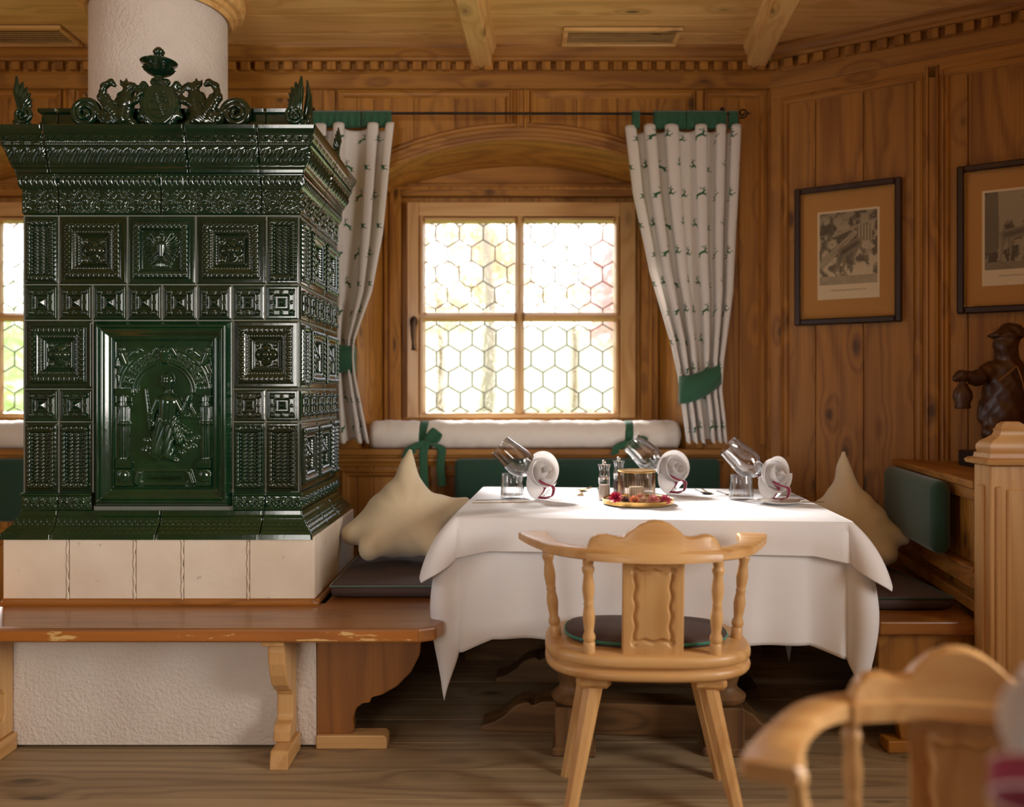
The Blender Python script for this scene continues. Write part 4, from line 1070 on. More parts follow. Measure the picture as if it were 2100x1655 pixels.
# ================================================================== benches
SEAT = .46; BF = F / 655.0
xe = XX(905, BF)
bench = empty('stove_bench', (-1.2, 2.75, 0), 0, 'varnished orange pine bench running along the stove and back beside it', 'bench'); BL = -bench.location
slab = [(-2.7, BF), (xe - .07, BF), (xe - .02, BF + .025), (xe, BF + .08), (xe - .002, BF + .10), (xe - .045, BF + .16), (xe - .045, 3.2), (xe, 3.3), (xe, 4.04), (-.66, 4.04), (-.66, DP + .03), (-2.7, DP + .03)]
sl = MB().prism(slab, 'xy', .415, SEAT).build('seat_board', M['bench_x'], bench, loc=BL, bevel=.008)
MB().box(-2.68, xe - .075, BF - .0008, BF + .004, .422, .452, .0005).build('worn_edge', M['bench_edge'], bench, loc=BL)
prof = [(BF + .03, .415), (BF + .03, .397), (BF + .052, .394), (BF + .050, .37), (BF + .056, .33), (BF + .070, .29), (BF + .092, .252), (BF + .122, .226), (BF + .148, .216), (BF + .152, .206), (BF + .160, .200), (BF + .160, .13), (BF + .150, .118), (BF + .128, .112), (BF + .114, .09), (BF + .112, .058), (BF + .205, .058), (BF + .205, .415)]
for i, x0 in enumerate((XX(548, 2.72), XX(548, 2.72) - .955)):
    lg = MB().prism(prof, 'yz', x0, x0 + .055).build('leg', M['lite_z'], bench, loc=BL, bevel=.005)
    MB().box(x0 - .012, x0 + .06, BF + .02, BF + .06, .398, .4149, .003).build('leg_cap', M['lite_y'], lg)
    MB().prism([(BF + .035, 0), (BF + .043, .05), (BF + .05, .058), (BF + .205, .058), (BF + .205, 0)], 'yz', x0 + .01, x0 + .068).build('foot', M['lite_y'], lg, bevel=.004)
ex = lambda px: XX(px, 2.90); ez = lambda py: ZZ(py, 2.90)
ep = [(ex(651), .415), (ex(868), .415), (ex(862), ez(1340)), (ex(845), ez(1375)), (ex(815), ez(1405)), (ex(785), ez(1422)), (ex(763), ez(1428)), (ex(760), ez(1438)), (ex(745), ez(1440)), (ex(732), ez(1450)), (ex(726), ez(1470)), (ex(728), ez(1492)), (ex(722), .045), (ex(651), .045)]
en = MB().prism(ep, 'xz', 2.885, 2.925).build('end_panel', M['bench_z'], bench, loc=BL, bevel=.004)
MB().prism([(ex(652), 0), (ex(796), 0), (ex(796), .035), (ex(790), .046), (ex(652), .046)], 'xz', 2.87, 2.94).build('foot', M['lite_x'], en, bevel=.004)
MB().box(-.64, -.60, 2.93, 4.0, .05, .41).build('back_panel', M['old_z'], bench, loc=BL)
MB().prism([(0, 0), (-.016, 0), (-.018, .006), (-.012, .012), (-.004, .016), (0, .022)], 'yz', PXL, PXR + .018, Matrix.Translation((0, DP, SEAT))).build('skirting_strip', M['bench_x'], bench, loc=BL)
MB().prism([(0, 0), (.016, 0), (.018, .006), (.012, .012), (.004, .016), (0, .022)], 'xz', DP - .016, PB, Matrix.Translation((PXR, 0, SEAT))).build('skirting_strip', M['bench_y'], bench, loc=BL)
# bench under the window
wb2 = empty('window_bench', (.45, 3.9, 0), 0, 'pine wall bench under the leaded window behind the white table', 'bench'); L2 = -wb2.location
MB().prism([(xe + .003, 3.78), (1.14, 3.78), (1.14, 4.04), (xe + .003, 4.04)], 'xy', .415, SEAT).build('seat_board', M['bench_x'], wb2, loc=L2, bevel=.006)
MB().box(xe + .01, 1.12, 3.83, 3.86, .0, .414).build('front_panel', M['old_x'], wb2, loc=L2)
# bench on the right with its turned-in end
RS = .442; DR = 2.82
rb = empty('side_bench', (1.35, 3.4, 0), 0, 'pine bench end on the right against the panelled partition', 'bench'); L3 = -rb.location
MB().prism([(1.215, DR), (1.548, DR), (1.70, 3.73), (1.62, 3.835), (1.144, 4.03), (1.144, 3.9), (1.215, 3.75)], 'xy', RS - .045, RS).build('seat_board', M['bench_x'], rb, loc=L3, bevel=.006)
rp = [(1.545, RS - .045), (1.545, .04), (1.30, .04), (1.29, .09), (1.27, .13), (1.24, .15), (1.23, .16), (1.232, .18), (1.228, .22), (1.224, .28), (1.222, RS - .045)]
en = MB().prism(rp, 'xz', DR + .03, DR + .07).build('end_panel', M['wall_z'], rb, loc=L3, bevel=.004)
MB().box(1.25, 1.545, DR + .015, DR + .085, 0, .04, .004).build('foot', M['wall_x'], en)
# ================================================================== partition with post on the right
P0 = Vector((1.553, 2.84)); P1 = Vector((1.708, 3.795)); pd = (P1 - P0).normalized(); pn = Vector((pd.y, -pd.x))
part = empty('bench_partition', (1.7, 3.2, 0), 0, 'panelled pine partition with broad top shelf behind the right bench', 'partition'); L4 = -part.location
def pq(a, o): v = P0 + pd * a + pn * o; return (v.x, v.y)
PL = (P1 - P0).length
cab = [pq(.0, .03), pq(PL - .02, .03), (2.05, 3.55), (2.28, 3.4), (2.1, 2.84)]
MB().prism(cab, 'xy', 0, .875).build('body', M['wall_z'], part, loc=L4)
MB().prism([pq(0, -.02), pq(PL, -.02), (2.06, 3.565), (2.30, 3.41), (2.12, 2.84)], 'xy', .877, .905).build('top_board', M['wall_y'], part, loc=L4, bevel=.006)
def prail(a0, a1, z0, z1, o0, o1, name, mat='wall_y', bev=.004): MB().prism([pq(a0, o0), pq(a1, o0), pq(a1, o1), pq(a0, o1)], 'xy', z0, z1).build(name, M[mat], part, loc=L4, bevel=bev)
prail(0, PL - .01, .835, .875, -.008, .03, 'top_rail'); prail(0, PL - .01, .54, .60, -.012, .03, 'middle_rail'); prail(0, PL - .01, .60, .615, -.02, .03, 'rail_bead'); prail(0, PL - .02, .46, .50, -.006, .03, 'bottom_rail')
prail(.01, PL - .02, .615, .835, .012, .03, 'panel', 'wall_z')
# post
post = empty('newel_post', (1.62, 2.775, 0), 0, 'square pale pine post with stepped moulded cap at the bench end', 'post')
def ring(m, lst):
    """square-plan profile: (half x, half y, z)"""
    vs = []
    for (hx, hy, z) in lst: vs += [(-hx, -hy, z), (hx, -hy, z), (hx, hy, z), (-hx, hy, z)]
    fs = [(3, 2, 1, 0)]
    for i in range(len(lst) - 1):
        for k in range(4): a = 4 * i + k; b_ = 4 * i + (k + 1) % 4; fs.append((a, b_, b_ + 4, a + 4))
    n = 4 * (len(lst) - 1); fs.append((n, n + 1, n + 2, n + 3)); m.add(vs, fs); return m
hx, hy = .092, .048
ring(MB(), [(hx, hy, 0), (hx, hy, .965)]).build('shaft', M['lite_z'], post, bevel=.004)
cap = [(hx + .004, hy + .004, .966), (hx + .018, hy + .018, .970), (hx + .022, hy + .022, .980), (hx + .014, hy + .014, .988), (hx + .002, hy + .002, .990), (hx, hy, 1.004), (hx - .006, hy - .006, 1.008), (hx - .003, hy - .003, 1.018), (hx - .004, hy - .004, 1.03), (hx - .012, hy - .01, 1.042), (hx - .03, hy - .018, 1.052), (hx - .045, hy - .024, 1.062), (hx - .05, hy - .026, 1.074), (hx - .048, hy - .024, 1.080), (hx - .052, hy - .028, 1.084), (hx - .058, hy - .032, 1.098), (hx - .07, hy - .038, 1.106)]
ring(MB(), cap).build('cap', M['lite_x'], post, smooth=True, angle=40)
for s in (-1, 1):
    MB().box(s * .066 - .009, s * .066 + .009, -hy - .008, -hy + .004, .03, .90, .004).build('fluting', M['lite_z'], post)
MB().box(-hx - .008, -hx + .004, -.02, .02, .03, .90, .004).build('fluting', M['lite_z'], post)
MB().box(-.04, .04, -hy - .006, -hy + .004, .03, .89, .004).build('face_panel', M['lite_z'], post)
# ================================================================== upholstery
def cushion(name, w, d, h, mat, label, loc, rotz=0, piping=None, group=None, cat='cushion', rotx=0, bulge=.25, rnd=.03):
    o = empty(name, loc, rotz, label, cat, group); o.rotation_euler.x = rotx
    n = 24
    def f(P):
        x, y, z = P[..., 0], P[..., 1], P[..., 2]
        hh = h / 2 * (1 - bulge * (sm(.7, 1.0, np.abs(x) / (w / 2)) + sm(.7, 1.0, np.abs(y) / (d / 2))) * .5)
        q = np.stack([np.abs(x) - (w / 2 - rnd), np.abs(y) - (d / 2 - rnd), (np.abs(z - h / 2) - (hh - min(rnd, h * .4))) ], -1)
        r = min(rnd, h * .4)
        q2 = np.stack([np.abs(x) - (w / 2 - r), np.abs(y) - (d / 2 - r), np.abs(z - h / 2) - (hh - r)], -1)
        return np.linalg.norm(np.maximum(q2, 0), axis=-1) + np.minimum(q2.max(-1), 0) - r
    me = surf(name, f, (-w / 2 - .02, -d / 2 - .02, -.02), (w / 2 + .02, d / 2 + .02, h + .02), .009)
    b_ = put('pad', me, mat, o)
    if piping:
        for zz in (h * .86,):
            c = .012; pts = []
            for (cx_, cy_, a0) in ((w / 2 - c, d / 2 - c, 0), (-w / 2 + c, d / 2 - c, PI / 2), (-w / 2 + c, -d / 2 + c, PI), (w / 2 - c, -d / 2 + c, 3 * PI / 2)):
                for i in range(5): a = a0 + PI / 2 * i / 4; pts.append((cx_ + c * math.cos(a), cy_ + c * math.sin(a), zz))
            MB().tube(pts, .0032, 6, closed=True).build('piping', piping, o, smooth=True)
    return o
pip_g = M['piping']
cushion('seat_cushion', .42, .58, .052, M['brown'], 'dark brown seat cushion on the bench beside the white stove base', (-.445, 3.35, SEAT), 0, cloth('grey_green_piping', rgb('5d7a6e')), rnd=.018)
cushion('seat_cushion', .30, .72, .052, M['brown'], 'dark brown seat cushion on the bench by the partition post', (1.385, 3.315, RS), 0, cloth('dark_green_piping', rgb('1f3a2c')), rnd=.018)
bc = cushion('backrest_cushion', 1.25, .30, .065, M['dgreen'], 'long dark green backrest cushion under the window ledge behind the table', (.355, DB - .075, .735), 0, None, rotx=PI / 2)
bc.location = (.355, DB - .046, .74); 
for px in (1145, 1000, 1330):
    m = MB(); c = WP(px, 938, DB - .05) - bc.location
    pts = [(c.x - .014, c.z, -c.y + .02), (c.x - .014, c.z - .02, -c.y + .02), (c.x - .008, c.z - .03, -c.y + .02), (c.x + .008, c.z - .03, -c.y + .02), (c.x + .014, c.z - .02, -c.y + .02), (c.x + .014, c.z, -c.y + .02)]
    m.tube(pts, .0035, 8).build('hook', M['iron'], bc, smooth=True)
# right and left backrest cushions
cushion('backrest_cushion', .66, .262, .075, M['dgreen'], 'dark green backrest cushion hung on the partition beside the post', Vector((*pq(.50, -.022), .755)), math.atan2(pd.y, pd.x) + PI, None, rotx=PI / 2)
cushion('backrest_cushion', 1.25, .30, .065, M['dgreen'], 'dark green backrest cushion below the window to the left of the stove', (.355 + SHIFT, DB - .046, .74), 0, None, rotx=PI / 2)
# star pillows
def star_pillow(loc, rot, arms, label, group=None):
    def f(P):
        d = s_ell(P, (0, 0, -.02), (.15, .10, .13))
        for (tip, r0, r1) in arms: d = smin(d, s_cap(P, (0, 0, -.02), tip, r0, r1), .055)
        x, y, z = P[..., 0], P[..., 1], P[..., 2]
        return d + .003 * np.sin(np.arctan2(x, z) * 11 + np.hypot(x, z) * 30) * np.clip(np.hypot(x, z) * 5, 0, 1)
    me = surf('star_pillow', f, (-.36, -.30, -.26), (.36, .20, .33), .0105)
    me.materials.append(M['star'])
    o = put('star_pillow', me, None, None, loc, rot); o.scale = (1.06,) * 3; return tag(o, label, 'pillow', 'star pillows')
star_pillow((XX(826, 3.45), 3.47, SEAT + .052 + .19), (0, 0, math.radians(4)), [((.022, .05, .245), .105, .012), ((-.185, -.03, -.065), .105, .045), ((.235, .03, .045), .09, .02), ((-.11, -.12, -.10), .10, .05), ((.12, -.12, -.10), .10, .05)], 'beige star-shaped pillow slumped in the bench corner beside the stove')
star_pillow((XX(1738, 3.50), 3.50, RS + .052 + .178), (0, 0, math.radians(-14)), [((-.008, .05, .265), .095, .010), ((.195, -.06, -.055), .09, .02), ((-.12, .08, .02), .08, .03), ((-.06, -.10, -.10), .10, .05), ((.11, -.10, -.10), .10, .05)], 'beige star-shaped pillow on the bench below the framed print')
# bolster with ribbons
def ribbon(path, w, mat, name, parent, wdir=None, edge=None, th=.0012):
    """flat band: path points with width direction per point"""
    m = MB(); P = []
    pts = [Vector(p) for p in path]
    for i, p in enumerate(pts):
        wd = (wdir(i) if callable(wdir) else Vector(wdir)).normalized() * w / 2; P.append([p - wd, p - wd * .33, p + wd * .33, p + wd])
    m.grid([[tuple(q) for q in r] for r in P])
    return m.build(name, mat, parent, smooth=True, angle=70, solid=th, off=0)
def smooth_path(pts, n=8):
    out = []; pts = [Vector(p) for p in pts]; m = len(pts)
    for i in range(m - 1):
        p0, p1, p2, p3 = pts[max(i - 1, 0)], pts[i], pts[i + 1], pts[min(i + 2, m - 1)]
        for k in range(n):
            t = k / n; out.append(.5 * ((2 * p1) + (p2 - p0) * t + (2 * p0 - 5 * p1 + 4 * p2 - p3) * t * t + (3 * p1 - p0 - 3 * p2 + p3) * t ** 3))
    out.append(pts[-1]); return out
def bolster(dx, label):
    r = .070; x0, x1 = XX(752, DB - .02) + dx, XX(1402, DB - .02) + dx; L = x1 - x0
    o = empty('bolster', ((x0 + x1) / 2, DB + .035, SILL), 0, label, 'bolster', 'bolsters on the window ledges')
    nx, na = 130, 30; P = np.zeros((nx, na, 3)); rg = np.random.default_rng(3)
    u = np.linspace(-1, 1, nx)[:, None]; a = np.linspace(0, 2 * PI, na, endpoint=False)[None, :]
    rr = r * (1 - .9 * np.clip((np.abs(u) - .955) / .045, 0, 1) ** 2.5)
    wob = 1 + .025 * np.sin(u * 31) * np.cos(a * 3 + 2 * np.sin(u * 9)) + .018 * np.sin(u * 77 + 3 * np.sin(a * 2)) + .012 * np.sin(u * 150) * np.cos(a + 1)
    wob = wob - .10 * np.exp(-((u + .645) / .03) ** 2) - .10 * np.exp(-((u - .655) / .03) ** 2)
    P[..., 0] = u * L / 2 + 0 * a; P[..., 1] = rr * wob * np.cos(a); P[..., 2] = np.maximum(r * .93 + rr * wob * np.sin(a), .001)
    MB().grid(np.transpose(P, (1, 0, 2)), wrap_u=True).build('pad', M['bolster'], o, smooth=True, angle=0, fix=True)
    for s, xc in enumerate((-.645 * L / 2, .655 * L / 2)):
        lean = .02 if s == 0 else .01
        ring_ = [(xc + lean * .3 * math.sin(b_), (r + .0015) * .93 * math.cos(b_), r * .93 + (r + .0015) * .95 * math.sin(b_)) for b_ in [PI * 2 * i / 28 for i in range(29)]]
        bow = ribbon(ring_, .040, M['green'], 'ribbon', o, (1, 0, 0))
        k = Vector((xc + .018, -r - .006, r * .35))
        kn = MB().lathe([(0, -.018), (.014, -.014), (.018, 0), (.014, .014), (0, .018)], 12, Matrix.Translation(k) @ Matrix.Rotation(.5, 4, 'Y') @ Matrix.Diagonal((1, .7, 1.2, 1)))
        kn.build('knot', M['green'], bow, smooth=True)
        lp = lambda pts, nm, w, wd: ribbon(smooth_path([k + Vector(p) for p in pts]), w, M['green'], nm, bow, wd)
        if s == 0:
            lp([(0, 0, 0), (.015, -.015, .03), (.045, -.02, .065), (.06, -.012, .055), (.04, .0, .02), (0, .002, 0)], 'loop', .042, (.75, .1, -.6))
            lp([(0, 0, 0), (-.04, -.02, -.005), (-.095, -.022, -.03), (-.105, -.012, -.045), (-.06, -.004, -.03), (0, .002, 0)], 'loop', .042, (.35, .1, .9))
            lp([(0, -.002, 0), (-.012, -.012, -.04), (-.012, -.004, -.12), (-.008, -.004, -.20), (-.01, -.004, -.225)], 'tail', .040, (1, .15, 0))
            lp([(.004, 0, 0), (.05, -.016, -.004), (.075, -.01, -.03), (.068, -.004, -.10), (.075, -.004, -.185), (.078, -.004, -.20)], 'tail', .040, (1, .15, .15))
        else:
            lp([(0, 0, 0), (.03, -.02, .025), (.06, -.015, .01), (.03, 0, 0), (0, .002, 0)], 'loop', .036, (.4, .1, .9))
            lp([(0, 0, 0), (-.05, -.02, .0), (-.095, -.02, -.02), (-.10, -.01, -.035), (-.05, 0, -.02), (0, .002, 0)], 'loop', .036, (.2, .1, .95))
            lp([(0, -.002, 0), (-.01, -.012, -.06), (-.02, -.004, -.16), (-.02, -.004, -.22)], 'tail', .036, (1, .15, 0))
    return o
bolster(0, 'long cream bolster tied with green bows on the ledge of the middle window')
bolster(SHIFT, 'cream bolster with green bow on the ledge of the window behind the stove')
# ================================================================== curtains
def deer_cloth():
    t = NT('cream_curtain_with_green_deer'); uv = t.new('ShaderNodeUVMap').outputs[0]
    sp = t.new('ShaderNodeSeparateXYZ'); t.link(uv, sp.inputs[0]); u, v = sp.outputs[0], sp.outputs[1]
    CW, CH = .118, .135
    row = t.math('FLOOR', t.math('DIVIDE', v, CH))
    par = t.math('FLOORED_MODULO', row, 2.0)
    uo = t.math('MULTIPLY_ADD', par, CW / 2, u)
    cu = t.math('SUBTRACT', t.math('FLOORED_MODULO', uo, CW), CW / 2); cv = t.math('SUBTRACT', t.math('FLOORED_MODULO', v, CH), CH / 2)
    flip = t.math('MULTIPLY_ADD', par, -2.0, 1.0); x0_ = t.math('MULTIPLY', cu, flip); x = t.math('MULTIPLY_ADD', x0_, .94, t.math('MULTIPLY', cv, .34)); y = t.math('MULTIPLY_ADD', cv, .94, t.math('MULTIPLY', x0_, -.34))
    # leaping deer: capsules in millimetres (dir +x)
    caps = [((-11, 0), (7, 3), 3.6), ((7, 3), (12, 11), 2.3), ((12, 12), (16.5, 11), 1.8), ((-10, -1), (-17, -8), 1.9), ((-17, -8), (-23, -9), 1.1), ((-9, -2), (-15, -12), 1.4), ((6, 0), (13, -4), 1.7), ((13, -4), (19, -1), 1.1), ((5, 0), (11, -9), 1.2),
            ((12, 13), (9, 21), .9), ((9, 21), (4, 24), .8), ((12, 13), (15, 22), .9), ((10, 18), (5, 18), .7), ((14, 18), (18, 23), .7), ((-13, 2), (-16, 4), 1.2)]
    dmin = None
    for (a, b_, r) in caps:
        ax, ay, bx_, by_ = a[0] / 720, a[1] / 800, b_[0] / 720, b_[1] / 800; dx, dy = bx_ - ax, by_ - ay; L = dx * dx + dy * dy
        px_ = t.math('SUBTRACT', x, ax); py_ = t.math('SUBTRACT', y, ay)
        h = t.math('MULTIPLY_ADD', px_, dx / L, t.math('MULTIPLY', py_, dy / L), clamp=True)
        ex_ = t.math('MULTIPLY_ADD', h, -dx, px_); ey_ = t.math('MULTIPLY_ADD', h, -dy, py_)
        d = t.math('SUBTRACT', t.math('SQRT', t.math('MULTIPLY_ADD', ex_, ex_, t.math('MULTIPLY', ey_, ey_))), r / 760)
        dmin = d if dmin is None else t.math('MINIMUM', dmin, d)
    mask = t.math('SUBTRACT', 1.0, t.math('MULTIPLY_ADD', dmin, 1500.0, .5, clamp=True), clamp=True)
    n = t.noise(t.obj(), 400, 1)
    c = t.mix(mask, t.mix(t.math('MULTIPLY', n, .12), rgb('f6f0ea'), rgb('ddd2c8')), rgb('2f6a40'))
    t.set(Base_Color=c, Roughness=.9, Sheen_Weight=.2)
    tr = t.new('ShaderNodeBsdfTranslucent'); t.link(c, tr.inputs[0]); mx = t.new('ShaderNodeMixShader'); mx.inputs[0].default_value = .36
    t.link(t.b.outputs[0], mx.inputs[1]); t.link(tr.outputs[0], mx.inputs[2]); t.link(mx.outputs[0], t.out.inputs[0])
    return t.m
M['deer'] = deer_cloth()
DCU = DB - .12
ZROD = ZZ(232, DCU)
rod = empty('curtain_rod', (XX(1090, DCU), DCU, ZROD), 0, 'thin black iron curtain rod with scroll finial above the middle window', 'curtain rod')
RLX = -rod.location
MB().tube([(XX(590, DCU), DCU, ZROD), (XX(1512, DCU), DCU, ZROD - .004)], .006, 10).build('rod', M['iron'], rod, loc=RLX, smooth=True)
fm = MB(); fcx = XX(1518, DCU); pts = []
for i in range(50):
    t_ = i / 49; a = -2.2 + 9.0 * t_; r_ = .006 + .017 * (1 - t_); pts.append((fcx + .012 + r_ * math.cos(a), DCU, ZROD + r_ * math.sin(a)))
fm.tube(pts, .0042, 6); fm.tube([(fcx + .03, DCU, ZROD), (fcx + .05, DCU, ZROD - .002)], [.006, .002], 8)
fm.build('finial', M['iron'], rod, loc=RLX, smooth=True)
for px in (1483, 640):
    m = MB(); bxp = XX(px, DCU); m.tube([(bxp, DCU, ZROD), (bxp, DCU - .004, ZROD + .018), (bxp, DCU + .02, ZROD + .03), (bxp, DB - .02, ZROD + .02)], .006, 8); m.lathe([(0, 0), (.024, 0), (.020, .008), (0, .01)], 16, Matrix.Translation((bxp, DB - .015, ZROD + .02)) @ Matrix.Rotation(PI / 2, 4, 'X'))
    m.build('bracket', M['iron'], rod, loc=RLX, smooth=True)
def interp(tab, v): return np.interp(v, [a for a, _ in tab], [b_ for _, b_ in tab])
def curtain(name, lefts, rights, ytop, ybot, folds, width, label, amp, seed, tie, tabs):
    o = empty(name, (XX((rights[0][1] + lefts[0][1]) / 2, DCU), DCU, ZZ(ybot, DCU)), 0, label, 'curtain', 'deer print curtains'); OL = -o.location
    nu, nv = folds * 30 + 1, 90
    rg = np.random.default_rng(seed); phs = rg.uniform(-1.6, 1.6, folds + 2); ams = rg.uniform(.5, 1.3, folds + 2)
    V = []; UV = []
    py = np.linspace(ytop, ybot, nv)
    xl = interp(lefts, py); xr = interp(rights, py)
    u = np.linspace(0, 1, nu)
    wob = np.interp(u * folds, np.arange(folds + 2), phs)
    am = np.interp(u * folds, np.arange(folds + 2), ams)
    phase = 2 * PI * folds * u + 1.2 * wob
    pos = np.zeros((nu, nv, 3))
    for j in range(nv):
        wdt = (xr[j] - xl[j]); A_ = amp * am * np.clip(1.15 - .5 * abs(py[j] - tie[0]) / 600, .5, 1.2)
        if abs(py[j] - tie[0]) < 60: A_ = A_ * (.62 + .38 * abs(py[j] - tie[0]) / 60)
        xx = xl[j] + wdt * (u + .24 / folds * np.sin(2 * phase) / 2)
        topdip = 6 * (1 - np.cos(phase)) * np.clip(1 - (j / 6), 0, 1)
        pos[:, j, 0] = (xx - CX) / F * DCU; pos[:, j, 1] = DCU + .0 - A_ * np.cos(phase) + .012 * np.sin(py[j] * .011 + 3 * u)
        pos[:, j, 2] = H - (py[j] + topdip + 5 * np.sin(phase + 1) * np.clip((j - nv + 6) / 6, 0, 1) - CY) / F * DCU
    m = MB(); m.grid(pos); me = m.mesh('cloth', True, 0)
    uvl = me.uv_layers.new(name='UVMap'); li = np.zeros(len(me.loops), np.int32); me.loops.foreach_get('vertex_index', li)
    uu = np.repeat(u * width, nv); vv = np.tile((ybot - py) / F * DCU, nu)
    uvl.data.foreach_set('uv', np.stack([uu[li], vv[li]], -1).astype(np.float32).ravel())
    c = put('cloth', me, M['deer'], o, OL); mods(c, solid=.0016)
    # green hanging tabs over the rod
    for (pa, pb) in tabs:
        P = []; n = max(3, int((pb - pa) / 4)); q = []
        for i in range(n + 1):
            px = pa + (pb - pa) * i / n; x_ = XX(px, DCU); wv = .006 * math.sin(i * 1.7 + pa)
            zt_ = ZROD + .012; zb_ = ZZ(ytop + 6, DCU)
            q.append([(x_, DCU - .012 + wv * 1.4, zb_), (x_, DCU - .012 + wv, (zt_ + zb_) / 2), (x_, DCU - .010 + wv * .3, ZROD), (x_, DCU, zt_), (x_, DCU + .010, ZROD), (x_, DCU + .010 + wv, zb_)])
        MB().grid(q).build('tab', M['green'], o, loc=OL, smooth=True, angle=0, solid=.0015)
    # tie-back band
    y0_, slope, hgt, xa, xb, depth = tie[1:]
    q = []; n = 24
    for i in range(n + 1):
        t_ = i / n; a = PI * t_; px = xa + (xb - xa) * (1 - math.cos(a)) / 2
        s_ = (px - xa) / (xb - xa); yc = y0_ + slope * s_ ** 1.6; hh = hgt * (1 - .35 * s_ ** 3 * (1 if slope < 0 else 0))
        yy = DCU - depth * math.sin(a) ** .6 - .004; q.append([(XX(px, DCU), yy, ZZ(yc + hh / 2, DCU)), (XX(px, DCU), yy - .004, ZZ(yc, DCU)), (XX(px, DCU), yy, ZZ(yc - hh / 2, DCU))])
    for i in range(1, 9):
        t_ = i / 8; q.append([(XX(xb, DCU) + (XX(xa, DCU) - XX(xb, DCU)) * t_, DCU + .05 * math.sin(PI * t_), q[n][k][2] + (q[0][k][2] - q[n][k][2]) * t_) for k in range(3)])
    MB().grid(q).build('tieback', M['green'], o, loc=OL, smooth=True, angle=0, solid=.003)
    return o
curtain('curtain', [(255, 610), (480, 618), (700, 668), (735, 671), (765, 671), (905, 664)], [(255, 806), (330, 797), (480, 783), (600, 763), (700, 729), (735, 727), (765, 730), (905, 757)], 255, 905, 4, .62,
        'cream deer print curtain partly hidden by the green stove', .030, 4, (735, 735, 4, 56, 670, 730, .036), [(612, 690), (690, 740), (742, 803)])
curtain('curtain', [(258, 1284), (400, 1299), (560, 1334), (700, 1376), (770, 1391), (825, 1398), (905, 1407)], [(258, 1516), (400, 1512), (600, 1500), (740, 1480), (800, 1478), (905, 1489)], 258, 905, 5, .82,
        'cream deer print curtain beside the framed prints, drawn back by a green tie', .034, 11, (790, 800, -36, 56, 1392, 1481, .048), [(1296, 1312), (1340, 1405), (1407, 1490), (1494, 1512)])
# ================================================================== dining table with two cloths
TZ = .78; TC = Vector((.485, 3.25)); TR = math.radians(-4.6); THX, THY = .64, .452
ct, st_ = math.cos(TR), math.sin(TR)
def tl(px, D, z=0):
    x, y = XX(px, D) - TC.x, D - TC.y; return (ct * x + st_ * y, -st_ * x + ct * y)
table = empty('dining_table', (TC.x, TC.y, 0), TR, 'old carved pine table standing under white cloths in the bench corner', 'table')
MB().box(-THX + .004, THX - .004, -THY + .004, THY - .004, TZ - .04, TZ - .003, .004).build('table_top', M['old_x'], table)
bal = [(.06, .165), (.074, .175), (.078, .19), (.066, .20), (.052, .21), (.048, .225), (.056, .25), (.074, .29), (.084, .33), (.085, .37), (.076, .43), (.058, .50), (.046, .56), (.05, .60), (.062, .61), (.05, .63), (.05, .70), (.07, .705), (.07, .735)]
for (xa, xb) in ((1140, 1215), (1437, 1525)):
    lx, ly = tl((xa + xb) / 2, 2.87)
    for sgn in (1, -1):
        yy = ly if sgn > 0 else -ly
        lg = MB().lathe(bal, 20, Matrix.Translation((lx, yy, 0))).build('leg', M['old_z'], table, smooth=True, angle=50)
        MB().box(lx - .064, lx + .064, yy - .06, yy + .06, .0, .16, .006).box(lx - .072, lx + .072, yy - .068, yy + .068, 0, .03, .006).build('block_foot', M['old_z'], lg)
x0, x1 = tl(984, 3.0)[0], tl(1606, 3.0)[0]; yb = tl(1300, 3.0)[1]
def beam_prof(a, b_):
    l = [(0, 0), (0, .018), (.05, .035), (.09, .062), (.115, .088), (.14, .102), (.17, .108), (.185, .096), (.20, .104), (.22, .112)]
    return [(a + p[0], p[1]) for p in l] + [(b_ - p[0], p[1]) for p in l[::-1]]
for sgn, nm in ((1, 'stretcher'), (-1, 'stretcher')):
    MB().prism(beam_prof(x0, x1), 'xz', sgn * yb - .02, sgn * yb + .10 * 1).build(nm, M['old_x'], table, bevel=.006)
